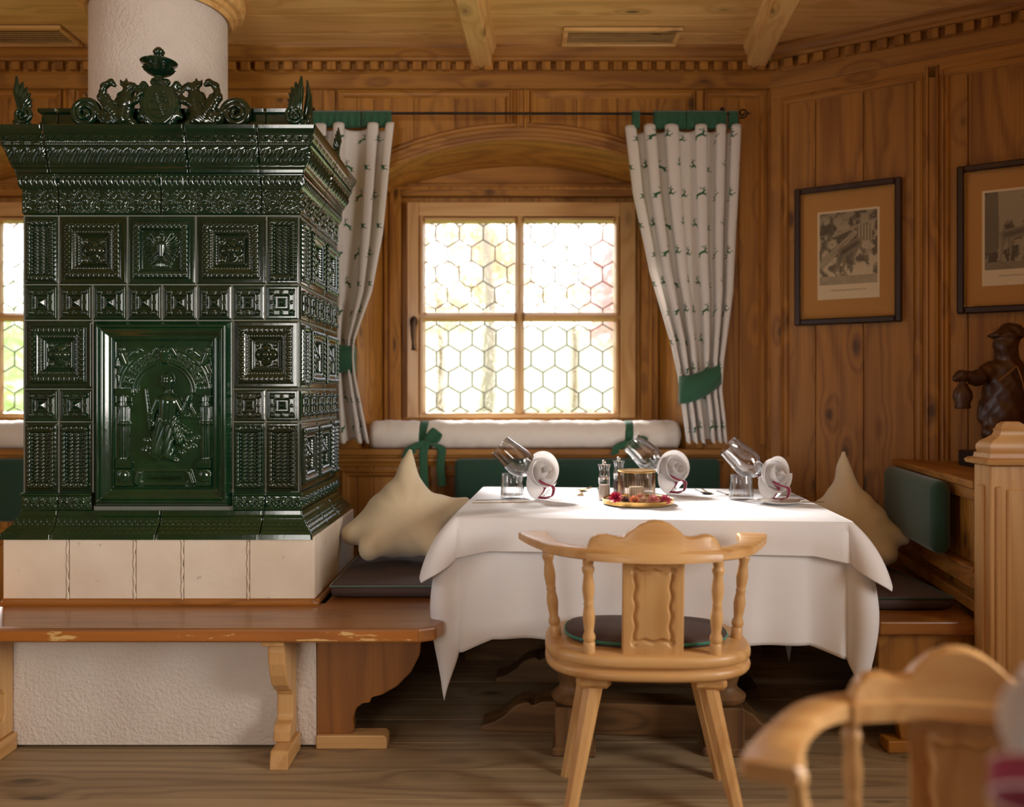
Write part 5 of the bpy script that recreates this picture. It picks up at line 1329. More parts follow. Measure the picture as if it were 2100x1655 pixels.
def tablecloth(name, e, corner, label, gap, waves, seed, corner_depth, mat=None):
    o = empty(name, (TC.x, TC.y, TZ), TR, label, 'tablecloth')
    hx_, hy_ = THX + gap, THY + gap; rc = .018; rg = np.random.default_rng(seed)
    per = []          # (x, y, nx, ny, corner weight, fan t)
    def side(p, q, n, nn):
        for i in range(n): t = i / n; per.append((p[0] + (q[0] - p[0]) * t, p[1] + (q[1] - p[1]) * t, nn[0], nn[1], None, t, math.dist(p, q)))
    cs_ = [(hx_, -hy_, -PI / 2), (hx_, hy_, 0), (-hx_, hy_, PI / 2), (-hx_, -hy_, PI)]
    prev = None
    ns = 90; nc = 28
    P = []
    for k, (cx_, cy_, a0) in enumerate(cs_):
        sxg, syg = (1 if cx_ > 0 else -1), (1 if cy_ > 0 else -1); ox, oy = cx_ - sxg * rc, cy_ - syg * rc
        for i in range(nc + 1):
            a = a0 + PI / 2 * i / nc; per.append((ox + rc * math.cos(a), oy + rc * math.sin(a), math.cos(a), math.sin(a), k, i / nc, 0))
        nx_, ny_, na = cs_[(k + 1) % 4]; n2x, n2y = (1 if nx_ > 0 else -1), (1 if ny_ > 0 else -1)
        a = a0 + PI / 2; p = (ox + rc * math.cos(a), oy + rc * math.sin(a)); q = (nx_ - n2x * rc + rc * math.cos(a), ny_ - n2y * rc + rc * math.sin(a))
        for i in range(1, ns): t = i / ns; per.append((p[0] + (q[0] - p[0]) * t, p[1] + (q[1] - p[1]) * t, math.cos(a), math.sin(a), ('s', k), t, math.dist(p, q)))
    nd = 34; G = np.zeros((len(per), nd, 3)); ph = rg.uniform(0, 6, 4)
    for i, (x, y, nx_, ny_, k, t, L) in enumerate(per):
        if isinstance(k, int):
            w = 1 - abs(2 * t - 1); drop = e + (corner_depth[k] - e) * (.22 + .78 * w); flare = corner * (.35 + .65 * math.sin(w * PI / 2))
            tx, ty = -ny_, nx_; wv = 0
        else:
            d = min(t, 1 - t) * L; near = max(0, 1 - d / .11); kk = (k[1] if t < .5 else (k[1] + 1) % 4)
            drop = e + .22 * (corner_depth[kk] - e) * near; flare = corner * (.10 + .25 * near); wv = waves * (math.sin(t * 17 + ph[k[1]]) * .6 + math.sin(t * 41 + 2 * ph[k[1]]) * .4) * (1 - near)
            tx = ty = 0
        for j in range(nd):
            s_ = j / (nd - 1); dd = drop * s_
            out = flare * (1 - math.exp(-dd / .12)) * .26
            if isinstance(k, int) and drop > .3: out *= 1 - .55 * sm(.25, .62, dd)
            if not isinstance(k, int): out += wv * s_ + .004 * (1 - math.exp(-dd / .01))
            zz = -dd + .0045 * math.exp(-dd / .004) * 0
            rr = .004
            G[i, j] = (x + nx_ * out, y + ny_ * out, zz)
    m = MB(); m.grid(G, wrap_u=True); n = len(per)
    m.f.append(tuple(i * nd for i in range(n)))
    ob = m.build('cloth', mat or M['linen'], o, smooth=True, angle=62, solid=.0015, off=1, fix=True)
    return o
tablecloth('tablecloth', .395, .42, 'long white linen tablecloth hanging low over the dining table', .002, .020, 5, [.56, .745, .6, .60])
ov = tablecloth('table_overlay', .108, .62, 'short white square overcloth spread on top of the long tablecloth', .010, .003, 8, [.20, .19, .19, .20]); ov.location.z += .0035
# ================================================================== armchairs
def make_chair(label, group):
    c = empty('wooden_armchair', (0, 0, 0), 0, label, 'chair', group)
    n = 56
    def outl(k, ex_=2.7):
        pts = []
        for i in range(n):
            a = 2 * PI * i / n; ca, sa = math.cos(a), math.sin(a); e_ = 2 / (ex_ if sa < 0 else 3.6)
            pts.append(((.305 - k) * math.copysign(abs(ca) ** e_, ca), (.212 - k) * math.copysign(abs(sa) ** e_, sa)))
        return pts
    def loft(lst):
        m = MB(); vs = []; fs = []
        for (k, z) in lst: vs += [(p[0], p[1], z) for p in outl(k)]
        for i in range(len(lst) - 1):
            for q in range(n): q2 = (q + 1) % n; fs.append((i * n + q, i * n + q2, (i + 1) * n + q2, (i + 1) * n + q))
        fs.append(tuple(range(n))[::-1]); fs.append(tuple(range((len(lst) - 1) * n, len(lst) * n))); m.add(vs, fs); return m
    loft([(.022, .386), (.008, .388), (.002, .396), (.0, .404), (.003, .414), (.012, .419), (.012, .423), (.003, .427), (0, .434), (0, .448), (.004, .456), (.012, .460)]).build('seat', M['lite_x'], c, smooth=True, angle=50)
    m = MB(); vs = []; fs = []; lst = [(.072, .460), (.066, .466), (.064, .474), (.070, .484), (.10, .490), (.16, .4925)]
    for (k, z) in lst: vs += [(p[0], p[1] + .01, z) for p in outl(k, 2.4)]
    for i in range(len(lst) - 1):
        for q in range(n): q2 = (q + 1) % n; fs.append((i * n + q, i * n + q2, (i + 1) * n + q2, (i + 1) * n + q))
    fs.append(tuple(range((len(lst) - 1) * n, len(lst) * n))); m.add(vs, fs)
    cu = m.build('seat_pad', M['brown'], c, smooth=True, angle=0)
    MB().tube([(p[0], p[1] + .01, .474) for p in outl(.062, 2.4)], .0035, 6, closed=True).build('piping', M['piping'], cu, smooth=True)
    # arm bow
    half = [(.345, .115), (.335, .06), (.318, .0), (.296, -.06), (.262, -.125), (.21, -.175), (.14, -.205), (.07, -.219), (0, -.223)]
    path = smooth_path([(p[0], p[1], 0) for p in half] + [(-p[0], p[1], 0) for p in half[-2::-1]], 5)
    vs = []; fs = []; N = len(path)
    for i, p in enumerate(path):
        t_ = (path[min(i + 1, N - 1)] - path[max(i - 1, 0)]).normalized(); o_ = Vector((t_.y, -t_.x, 0))
        u_ = abs(2 * i / (N - 1) - 1); wd = .030 + .018 * max(0, (u_ - .62) / .38) ** 1.2; zt_ = .764 - .006 * u_; zb_ = .732
        if u_ > .985: wd *= .8
        vs += [p + o_ * wd + Vector((0, 0, zb_ + .004)), p + o_ * wd + Vector((0, 0, zt_ - .005)), p + o_ * (wd - .006) + Vector((0, 0, zt_)), p - o_ * (wd - .006) + Vector((0, 0, zt_)), p - o_ * wd + Vector((0, 0, zt_ - .005)), p - o_ * wd + Vector((0, 0, zb_ + .004)), p - o_ * (wd - .006) + Vector((0, 0, zb_)), p + o_ * (wd - .006) + Vector((0, 0, zb_))]
    for i in range(N - 1):
        for k in range(8): k2 = (k + 1) % 8; fs.append((i * 8 + k, i * 8 + k2, (i + 1) * 8 + k2, (i + 1) * 8 + k))
    fs.append(tuple(range(8))); fs.append(tuple(range((N - 1) * 8, N * 8))[::-1])
    MB().add(vs, fs).build('arm_bow', M['lite_x'], c, smooth=True, angle=40, fix=True)
    # crest rail
    def ztop(x):
        a = abs(x)
        return float(np.interp(a, [0, .02, .045, .065, .074, .0755, .085, .10, .115, .135, .155, .17, .181, .186], [.846, .844, .834, .819, .812, .808, .800, .797, .7985, .803, .802, .795, .780, .755]))
    P = []; nn = 90
    for i in range(nn + 1):
        x = -.186 + .372 * i / nn; y = -.223 + .046 * (x / .186) ** 2 * .9; zt_ = ztop(x); o_ = Vector((x * .45, -1, 0)).normalized(); th = .020; q = Vector((x, y, 0)); z0 = .731
        P.append([q + o_ * th * a + Vector((0, 0, z)) for (a, z) in ((1.9, z0), (1.9, z0 + .02), (1.25, z0 + .034), (1.0, zt_ - .004), (.7, zt_), (-.7, zt_), (-1, zt_ - .004), (-1.25, z0 + .034), (-1.55, z0 + .03), (-1.55, z0))])
    m = MB(); m.grid([[tuple(v) for v in r] for r in P]); k = 10; m.f.append(tuple(range(k))); m.f.append(tuple(range(nn * k, nn * k + k)))
    for i in range(nn): m.f.append((i * k, (i + 1) * k, (i + 1) * k + 9, i * k + 9))
    m.build('crest_rail', M['lite_x'], c, smooth=True, angle=45, fix=True)
    # turned spindles
    sp = [(.016, 0), (.017, .03), (.014, .034), (.018, .042), (.018, .05), (.013, .062), (.016, .085), (.018, .105), (.0155, .125), (.013, .138), (.0155, .143), (.013, .148), (.0155, .165), (.018, .185), (.016, .205), (.013, .226), (.018, .24), (.018, .248), (.014, .252), (.016, .26), (.015, .276)]
    for (bx_, by_, tx_, ty_) in ((.178, -.168, .183, -.188), (.272, .0, .300, .005)):
        for s in (1, -1):
            d = Vector((s * (tx_ - bx_), ty_ - by_, .276)); rot_ = Vector((0, 0, 1)).rotation_difference(d.normalized()).to_matrix().to_4x4()
            MB().lathe(sp, 16, Matrix.Translation((s * bx_, by_, .458)) @ rot_).build('spindle', M['lite_z'], c, smooth=True, angle=60)
    # carved splat
    def h_splat(X, Z):
        wv = .0026 * np.cos(Z * 2 * PI / .058); ax = np.abs(X) + wv; az = np.abs(Z)
        e_ = np.minimum(.058 - ax, .108 - az + .003 * np.cos(X * 2 * PI / .05)); h = -.008 * sm(0, .004, e_) + .007 * sm(.008, .017, e_)
        for a in (-1, 1):
            for b_ in (-1, 1): h = np.minimum(h, -.007 * sm(.012, .009, np.hypot(X - a * .052, Z - b_ * .104)))
        return h
    me = hf_mesh('splat', .172, .282, 80, 120, h_splat, back=.016, edge=.002); put('splat', me, M['lite_z'], c, (0, -.186, .597), (math.radians(5), 0, 0))
    # cleats and legs
    for s in (1, -1):
        cl_ = MB().box(s * .165 - .05, s * .165 + .05, -.16, .14, .350, .387, .012).build('cleat', M['lite_y'], c)
        for (ty_, fy) in ((-.125, -.205), (.10, .075)):
            tp = Vector((s * .165, ty_, .352)); ft = Vector((s * .238, fy, 0)); m = MB(); vs = []; fs = []
            for (p, r) in ((ft, .0195), (tp, .030)):
                for k in range(8): a = PI / 8 + k * PI / 4; rr = r * (1.0 if k % 2 else 1.04); vs.append((p.x + rr * math.cos(a), p.y + rr * math.sin(a), p.z))
            for k in range(8): k2 = (k + 1) % 8; fs.append((k, k2, 8 + k2, 8 + k))
            fs += [tuple(range(8))[::-1], tuple(range(8, 16))]; m.add(vs, fs).build('leg', M['lite_z'], c)
    return c
ch1 = make_chair('pale pine armchair with carved splat and dark seat pad drawn up to the white table', None)
ch1.location = (XX(1320, 2.63), 2.592, 0); ch1.rotation_euler.z = math.radians(-2.5)
ch2 = copy_tree(ch1); ch2['label'] = 'pale pine armchair facing the foreground table, back towards the partition post'
th = math.radians(168); kS = .88; cr_ = Vector((XX(1962, 1.33), 1.33)); ch2.rotation_euler.z = th; ch2.scale = (kS, kS, .95)
ch2.location = (cr_.x + (-.223) * kS * math.sin(th), cr_.y - (-.223) * kS * math.cos(th), 0)
# ================================================================== things on the table
def on_t(px, py): D = F * (H - TZ - .006) / (py - CY); return Vector((XX(px, D), D, TZ + .006))
def frame_to(axis):
    return Vector((0, 0, 1)).rotation_difference(Vector(axis).normalized()).to_matrix().to_4x4()
SETS = 'glass and napkin place settings'
GLASS = MB().lathe([(.0005, .0), (.037, .0), (.038, .001), (.030, .003), (.010, .006), (.0045, .014), (.0040, .05), (.0042, .080), (.008, .088), (.024, .096), (.040, .112), (.049, .135), (.0505, .150), (.048, .175), (.044, .205), (.0405, .235), (.0412, .2365), (.0400, .2365), (.0395, .235), (.043, .205), (.047, .175), (.0495, .150), (.048, .135), (.039, .113), (.023, .0975), (.0005, .0925)], 40).mesh('wine_glass', True, 70)
TUMB = MB().lathe([(.0005, 0), (.046, 0), (.048, .003), (.0475, .012), (.0445, .060), (.0430, .094), (.0422, .0955), (.0414, .094), (.043, .060), (.0455, .014), (.0005, .010)], 40).mesh('tumbler', True, 70)
def rose_mesh(seed):
    rg = np.random.default_rng(seed); n, nv = 240, 14; G = np.zeros((n, nv, 3)); T = 2.5 * 2 * PI; pr = rg.uniform(0, 6, 4)
    for i in range(n):
        t = i / (n - 1); a = T * t + pr[3]; r = .007 + .064 * t ** .9 * (1 + .06 * math.sin(a * 1.5 + pr[0])); h = .034 - .046 * t + .008 * math.sin(a * 1.3 + pr[1])
        for j in range(nv):
            v = j / (nv - 1); rr = r * (.52 + .48 * v ** .8); z = -.070 * (1 - v) * (.5 + .5 * t) + h * v
            if v > .82: rr += (v - .82) * .03 * t; z -= (v - .82) ** 2 * .10 * t
            G[i, j] = (rr * math.cos(a), rr * math.sin(a) * 1.08, z)
    m = MB(); m.grid(G); return m.mesh('rose', True, 0)
def ribbon_mat():
    t = NT('maroon_ribbon_white_edge'); uv = t.new('ShaderNodeUVMap').outputs[0]; sp = t.new('ShaderNodeSeparateXYZ'); t.link(uv, sp.inputs[0])
    e = t.math('ABSOLUTE', t.math('SUBTRACT', sp.outputs[1], .5)); mk = t.ramp(e, [(.40, 0.0), (.43, 1.0)])
    t.set(Base_Color=t.mix(mk, rgb('8f2c48'), rgb('e8d5d6')), Roughness=.6, Sheen_Weight=.3); return t.m
M['ribbon'] = ribbon_mat()
def uv_ribbon(path, w, name, parent, wdir):
    path = smooth_path(path, 7); m = MB(); P = []; nw = 5
    for i, p in enumerate(path):
        wd = (wdir(i / (len(path) - 1)) if callable(wdir) else Vector(wdir)).normalized(); P.append([tuple(p + wd * w * (k / (nw - 1) - .5)) for k in range(nw)])
    m.grid(P); me = m.mesh(name, True, 0); ul = me.uv_layers.new(name='UVMap')
    li = np.zeros(len(me.loops), np.int32); me.loops.foreach_get('vertex_index', li); nn = len(path)
    uu = np.repeat(np.linspace(0, 1, nn), nw); vv = np.tile(np.linspace(0, 1, nw), nn)
    ul.data.foreach_set('uv', np.stack([uu[li], vv[li]], -1).astype(np.float32).ravel())
    o = put(name, me, M['ribbon'], parent); mods(o, solid=.0008); return o
def setting(foot_px, foot_py, where, seed, tumb=None, axis=(-.74, .02, .66), rose_off=(-.024, -.040, .112), rose_dir=(.42, -.86, .28)):
    base = on_t(foot_px, foot_py); ax = Vector(axis).normalized(); low = .038 * 1.12 * math.sqrt(1 - ax.z ** 2)
    g_ = put('wine_glass', GLASS, M['glass'], None, base + Vector((0, 0, low))); g_.rotation_euler = Vector((0, 0, 1)).rotation_difference(ax).to_euler(); g_.scale = (1.12,) * 3
    tag(g_, 'tilted clear wine glass leaning over a tumbler, ' + where, 'wine glass', 'wine glasses')
    tb = Vector((base.x + ax.x * .19 * 1.04, base.y + .0, TZ + .006))
    tg = put('tumbler', TUMB, M['glass'], None, tb); tag(tg, 'short clear tumbler under the tilted wine glass, ' + where, 'tumbler', 'tumblers')
    nk = empty('rose_napkin', base + Vector((0, -.03, 0)), 0, 'white napkin folded as a rose with maroon ribbon, ' + where, 'napkin', 'rose napkins')
    q = Vector(rose_off); rd = frame_to(rose_dir)
    r = put('rose', rose_mesh(seed), M['napkin'], nk, q); r.rotation_euler = rd.to_euler(); mods(r, solid=.0012)
    back = q - Vector(rose_dir).normalized() * .05; kn = Vector((-.074, .0, .092))
    MB().tube(smooth_path([q - Vector(rose_dir).normalized() * .022, back, kn.lerp(back, .35), kn], 4), [.058, .056, .052, .048, .043, .038, .033, .028, .024, .020, .016, .013, .011], 18).build('gathered_base', M['napkin'], nk, smooth=True, angle=0)
    MB().tube(smooth_path([kn, kn + Vector((.004, -.012, -.03)), kn + Vector((.02, -.018, -.06)), Vector((-.03, -.006, .012))], 4), [.014, .016, .019, .022, .025, .028, .030, .031, .031, .03, .028, .022, .012], 14, sq=.5).build('hanging_tail', M['napkin'], nk, smooth=True, angle=0)
    rb_ = uv_ribbon([kn + Vector((.012 * math.cos(a), .004 - .016 * math.sin(a), .016 * math.cos(a + .6))) for a in [i * PI / 4 for i in range(9)]], .016, 'ribbon', nk, (.6, 0, -.75))
    uv_ribbon([kn + Vector((0, -.016, 0)), kn + Vector((.03, -.034, -.03)), kn + Vector((.052, -.036, -.045)), kn + Vector((.036, -.038, -.072)), kn + Vector((.028, -.034, -.080)), kn + Vector((.045, -.046, -.083)), kn + Vector((.07, -.05, -.079))], .015, 'ribbon_end', rb_, lambda t: Vector((.8 - t * .5, -.3, .35 + t * .2)))
    uv_ribbon([kn + Vector((.004, -.016, -.004)), kn + Vector((.05, -.050, -.028)), kn + Vector((.082, -.055, -.040)), kn + Vector((.080, -.056, -.070)), kn + Vector((.066, -.060, -.082)), kn + Vector((.05, -.064, -.083))], .015, 'ribbon_end', rb_, lambda t: Vector((.8 - t * .3, -.3, .3)))
setting(1128, 1021, 'nearest the stove', 1)
setting(1392, 1010, 'behind the candle holder', 2, rose_dir=(.30, -.90, .30))
setting(1598, 1024, 'nearest the framed prints', 3)
# cutlery
def fork_mesh():
    m = MB(); t = .0016
    out = [(-.004, 0), (.004, 0), (.0045, .02), (.0028, .09), (.0032, .115), (.0115, .135), (.012, .150)]
    poly = out + [(.012, .151)] + [(-p[0], p[1]) for p in reversed(out)][:-1]
    m.prism([(p[0], p[1]) for p in out] + [(-p[0], p[1]) for p in reversed(out[1:])][:], 'xy', 0, t)
    for i in range(4): xx = -.0105 + i * .007; m.prism([(xx - .0018, .148), (xx + .0018, .148), (xx + .0012, .192), (xx, .195), (xx - .0012, .192)], 'xy', 0, t)
    return m.mesh('fork')
def knife_mesh():
    m = MB(); m.prism([(-.0045, 0), (.0045, 0), (.0055, .03), (.0045, .095), (.006, .10), (.008, .11), (.0085, .18), (.006, .205), (.001, .214), (-.004, .20), (-.0055, .11), (-.0045, .095), (-.0055, .03)], 'xy', 0, .002); return m.mesh('knife')
def spoon_mesh():
    m = MB(); m.prism([(-.004, 0), (.004, 0), (.0045, .02), (.0026, .10), (.003, .125), (-.003, .125), (-.0026, .10), (-.0045, .02)], 'xy', .0, .002)
    G = []
    for i in range(12):
        r = i / 11; G.append([(.0195 * r * math.cos(a), .148 + .029 * r * math.sin(a), .001 + .0045 * r * r) for a in [2 * PI * k / 24 for k in range(25)]])
    m.grid(G); return m.mesh('spoon', True, 50)
FK, KN, SP = fork_mesh(), knife_mesh(), spoon_mesh()
def cut(me, name, px, py, ang, metal, label, dz=0):
    o = put(name, me, None, None, on_t(px, py) + Vector((0, 0, dz)), (0, 0, math.radians(ang)))
    if not me.materials: me.materials.append(M[metal])
    o.material_slots[0].link = 'OBJECT'; o.material_slots[0].material = M[metal]
    tag(o, label, name, name + 's on the table'); return o
cut(KN, 'knife', 968, 1031, -84, 'gold', 'thin gold knife lying nearest the table edge by the stove')
cut(KN, 'knife', 975, 1026, -80, 'silver', 'steel knife lying just inside the gold knife by the stove', .0)
cut(FK, 'fork', 1195, 1006, 172, 'gold', 'gold fork beside the salt mill with tines towards the chair')
cut(SP, 'spoon', 1212, 999, 160, 'gold', 'gold spoon lying between fork and salt mill')
cut(SP, 'spoon', 1238, 997, 170, 'silver', 'steel spoon lying behind the salt mill')
cut(FK, 'fork', 1440, 1003, 178, 'gold', 'gold fork lying beside the middle napkin')
cut(FK, 'fork', 1470, 1007, 186, 'silver', 'steel fork with tines towards the chair left of the tumbler by the prints')
cut(SP, 'spoon', 1425, 1004, 184, 'silver', 'steel spoon lying between the middle napkin and the forks')
cut(KN, 'knife', 1668, 1016, 88, 'silver', 'steel knife lying beyond the side plate')
cut(KN, 'knife', 1690, 1030, 84, 'gold', 'gold knife lying at the right edge beside the side plate')
pl = on_t(1598, 1033)
o = put('side_plate', MB().lathe([(.0005, .001), (.045, .001), (.05, .003), (.078, .011), (.080, .012), (.0785, .0135), (.05, .0055), (.0005, .0035)], 40).mesh('side_plate', True, 50), plain('white_porcelain', rgb('efece8'), .12), None, pl); tag(o, 'small white side plate near the right end of the table', 'plate')
o = cut(KN, 'knife', 1648, 1033, 96, 'silver', 'steel butter knife laid across the small side plate', .0145)
# tray with candle holder and dried flowers
tc = on_t(1308, 1033)
tray = put('tray', MB().lathe([(.0005, 0), (.124, 0), (.131, .004), (.133, .020), (.131, .021), (.128, .019), (.126, .007), (.0005, .005)], 56).mesh('tray', True, 40), M['gold'], None, tc); tag(tray, 'round brushed gold tray in the middle of the table', 'tray')
def smoky():
    t = NT('smoky_ribbed_glass'); g1 = t.new('ShaderNodeBsdfGlossy'); g1.inputs['Roughness'].default_value = .12; g1.inputs[0].default_value = (.75, .62, .5, 1)
    tr = t.new('ShaderNodeBsdfTransparent'); tr.inputs[0].default_value = (.86, .80, .74, 1); mx = t.new('ShaderNodeMixShader')
    lw_ = t.new('ShaderNodeLayerWeight'); lw_.inputs[0].default_value = .35; t.link(t.math('MULTIPLY_ADD', lw_.outputs['Facing'], .75, .10, clamp=True), mx.inputs[0])
    t.link(tr.outputs[0], mx.inputs[1]); t.link(g1.outputs[0], mx.inputs[2]); t.link(mx.outputs[0], t.out.inputs[0]); return t.m
ch_ = empty('candle_holder', tc + Vector((-.0, .03, .006)), 0, 'smoky ribbed glass candle holder with gold rim on the gold tray', 'candle holder')
m = MB(); n = 44; vs = []; fs = []
for z in (0.0, .05, .112):
    for k in range(2 * n): a = PI * k / n; r = .070 if k % 2 else .0655; vs.append((r * math.cos(a), r * math.sin(a), z))
for i in range(2):
    for k in range(2 * n): k2 = (k + 1) % (2 * n); fs.append((i * 2 * n + k, i * 2 * n + k2, (i + 1) * 2 * n + k2, (i + 1) * 2 * n + k))
m.add(vs, fs).build('ribbed_glass', smoky(), ch_, smooth=True, angle=20)
MB().lathe([(.066, .111), (.071, .111), (.072, .114), (.070, .117), (.066, .116)], 48).build('rim', M['gold'], ch_, smooth=True)
MB().lathe([(.0005, .004), (.030, .004), (.030, .05), (.027, .054), (.0005, .052)], 24).build('candle', plain('ivory_wax', rgb('efe2cc'), .5), ch_, smooth=True, angle=40)
def flower(px, dy, r, c1, c2, label, seed, squash=.6, up=.0):
    rg = random.Random(seed); p = Vector((tc.x + (px - 1308) / 543.0, tc.y + dy, tc.z + .022 + up)); o = empty('dried_flower', p, 0, label, 'flower', 'dried flowers on the tray')
    m = MB(); ax = frame_to((rg.uniform(-.3, .3), -.6, .8))
    for layer in range(5):
        n_ = 14 - layer; el = math.radians(8 + layer * 17); L = r * (1 - .10 * layer)
        for k in range(n_):
            a = 2 * PI * (k + .5 * (layer % 2)) / n_ + rg.uniform(-.1, .1); d = Vector((math.cos(a) * math.cos(el), math.sin(a) * math.cos(el), math.sin(el))); s_ = Vector((-math.sin(a), math.cos(a), 0)) * r * .16
            m.add([d * .1 * r, d * L * .6 + s_, d * L + Vector((0, 0, .1 * r)), d * L * .6 - s_], [(0, 1, 2, 3)], ax)
    m.build('petals', plain('petal_' + label.split()[0], c1, .7), o)
    MB().lathe([(.0005, 0), (r * .28, .002), (r * .25, r * .25), (.0005, r * .32)], 12, ax).build('flower_centre', plain('centre_' + label.split()[0], c2, .8), o)
flower(1258, -.085, .030, rgb('c3204c'), rgb('7a1030'), 'crimson dried flower beside the salt mill', 1, up=.008)
flower(1276, -.092, .022, rgb('7a5a50'), rgb('3a2a22'), 'brown dried seed head next to the crimson flower', 2)
flower(1294, -.098, .026, rgb('e59a72'), rgb('8a4a2a'), 'peach dried flower with brown centre', 3)
flower(1312, -.100, .022, rgb('edc9a8'), rgb('b07a4a'), 'pale cream dried flower in the middle of the tray front', 4)
flower(1331, -.097, .028, rgb('ef9fa0'), rgb('d8b04a'), 'salmon pink dried flower with yellow centre', 5)
flower(1355, -.082, .026, rgb('de6080'), rgb('e0b060'), 'rose pink dried flower at the end of the tray', 6)
flower(1306, -.088, .018, rgb('f2b49a'), rgb('c98a50'), 'small apricot dried flower against the ribbed glass', 7, up=.014)
rg = np.random.default_rng(4); m = MB()
for i in range(420):
    a = rg.uniform(0, 2 * PI); r = rg.uniform(.082, .122); p = Vector((r * math.cos(a), r * math.sin(a), .007 + rg.uniform(.0, .016))); d = Vector((rg.normal(), rg.normal(), rg.normal() * .35)).normalized() * rg.uniform(.006, .014); s_ = Vector((d.y, -d.x, .3 * d.z)).normalized() * .0018
    q = p + d
    if math.hypot(q.x, q.y) > .124: continue
    m.add([p - d - s_, p - d + s_, p + d + s_ * .3, p + d - s_ * .3], [(0, 1, 2, 3)])
tag(m.build('dried_moss', plain('straw_moss', rgb('a58a56'), .9), None, loc=tc), 'straw coloured dried moss ring around the candle holder', 'moss', kind='stuff')
def mill(px, py, fill, label):
    o = empty('spice_mill', on_t(px, py), 0, label, 'mill', 'salt and pepper mills')
    MB().lathe([(.0005, 0), (.026, 0), (.027, .004), (.0245, .03), (.0225, .06), (.0225, .084), (.0245, .086)], 28).build('body', M['glass'], o, smooth=True, angle=50)
    MB().lathe([(.0005, .003), (.0225, .003), (.0215, .03), (.0198, .058), (.0005, .058)], 20).build('filling', fill, o, smooth=True, angle=50)
    MB().lathe([(.0005, .080), (.0225, .080), (.0232, .084), (.0232, .090), (.0005, .090)], 24).build('collar', M['silver'], o, smooth=True, angle=40)
    MB().lathe([(.0005, .091), (.022, .091), (.0205, .105), (.021, .122), (.026, .134), (.0255, .136), (.0005, .134)], 28).build('head', M['glass'], o, smooth=True, angle=50)
    MB().lathe([(.003, .085), (.003, .137), (.006, .139), (.0085, .144), (.0075, .150), (.004, .153), (.0005, .1535)], 16).build('knob', M['silver'], o, smooth=True, angle=50)
mill(1239, 1025, plain('salt_grains', rgb('d8c3b2'), .9), 'clear mill filled with pale salt next to the crimson flower')
mill(1269, 1014, plain('pepper_corns', rgb('4a3a32'), .9), 'clear mill filled with dark pepper behind the candle holder tray')
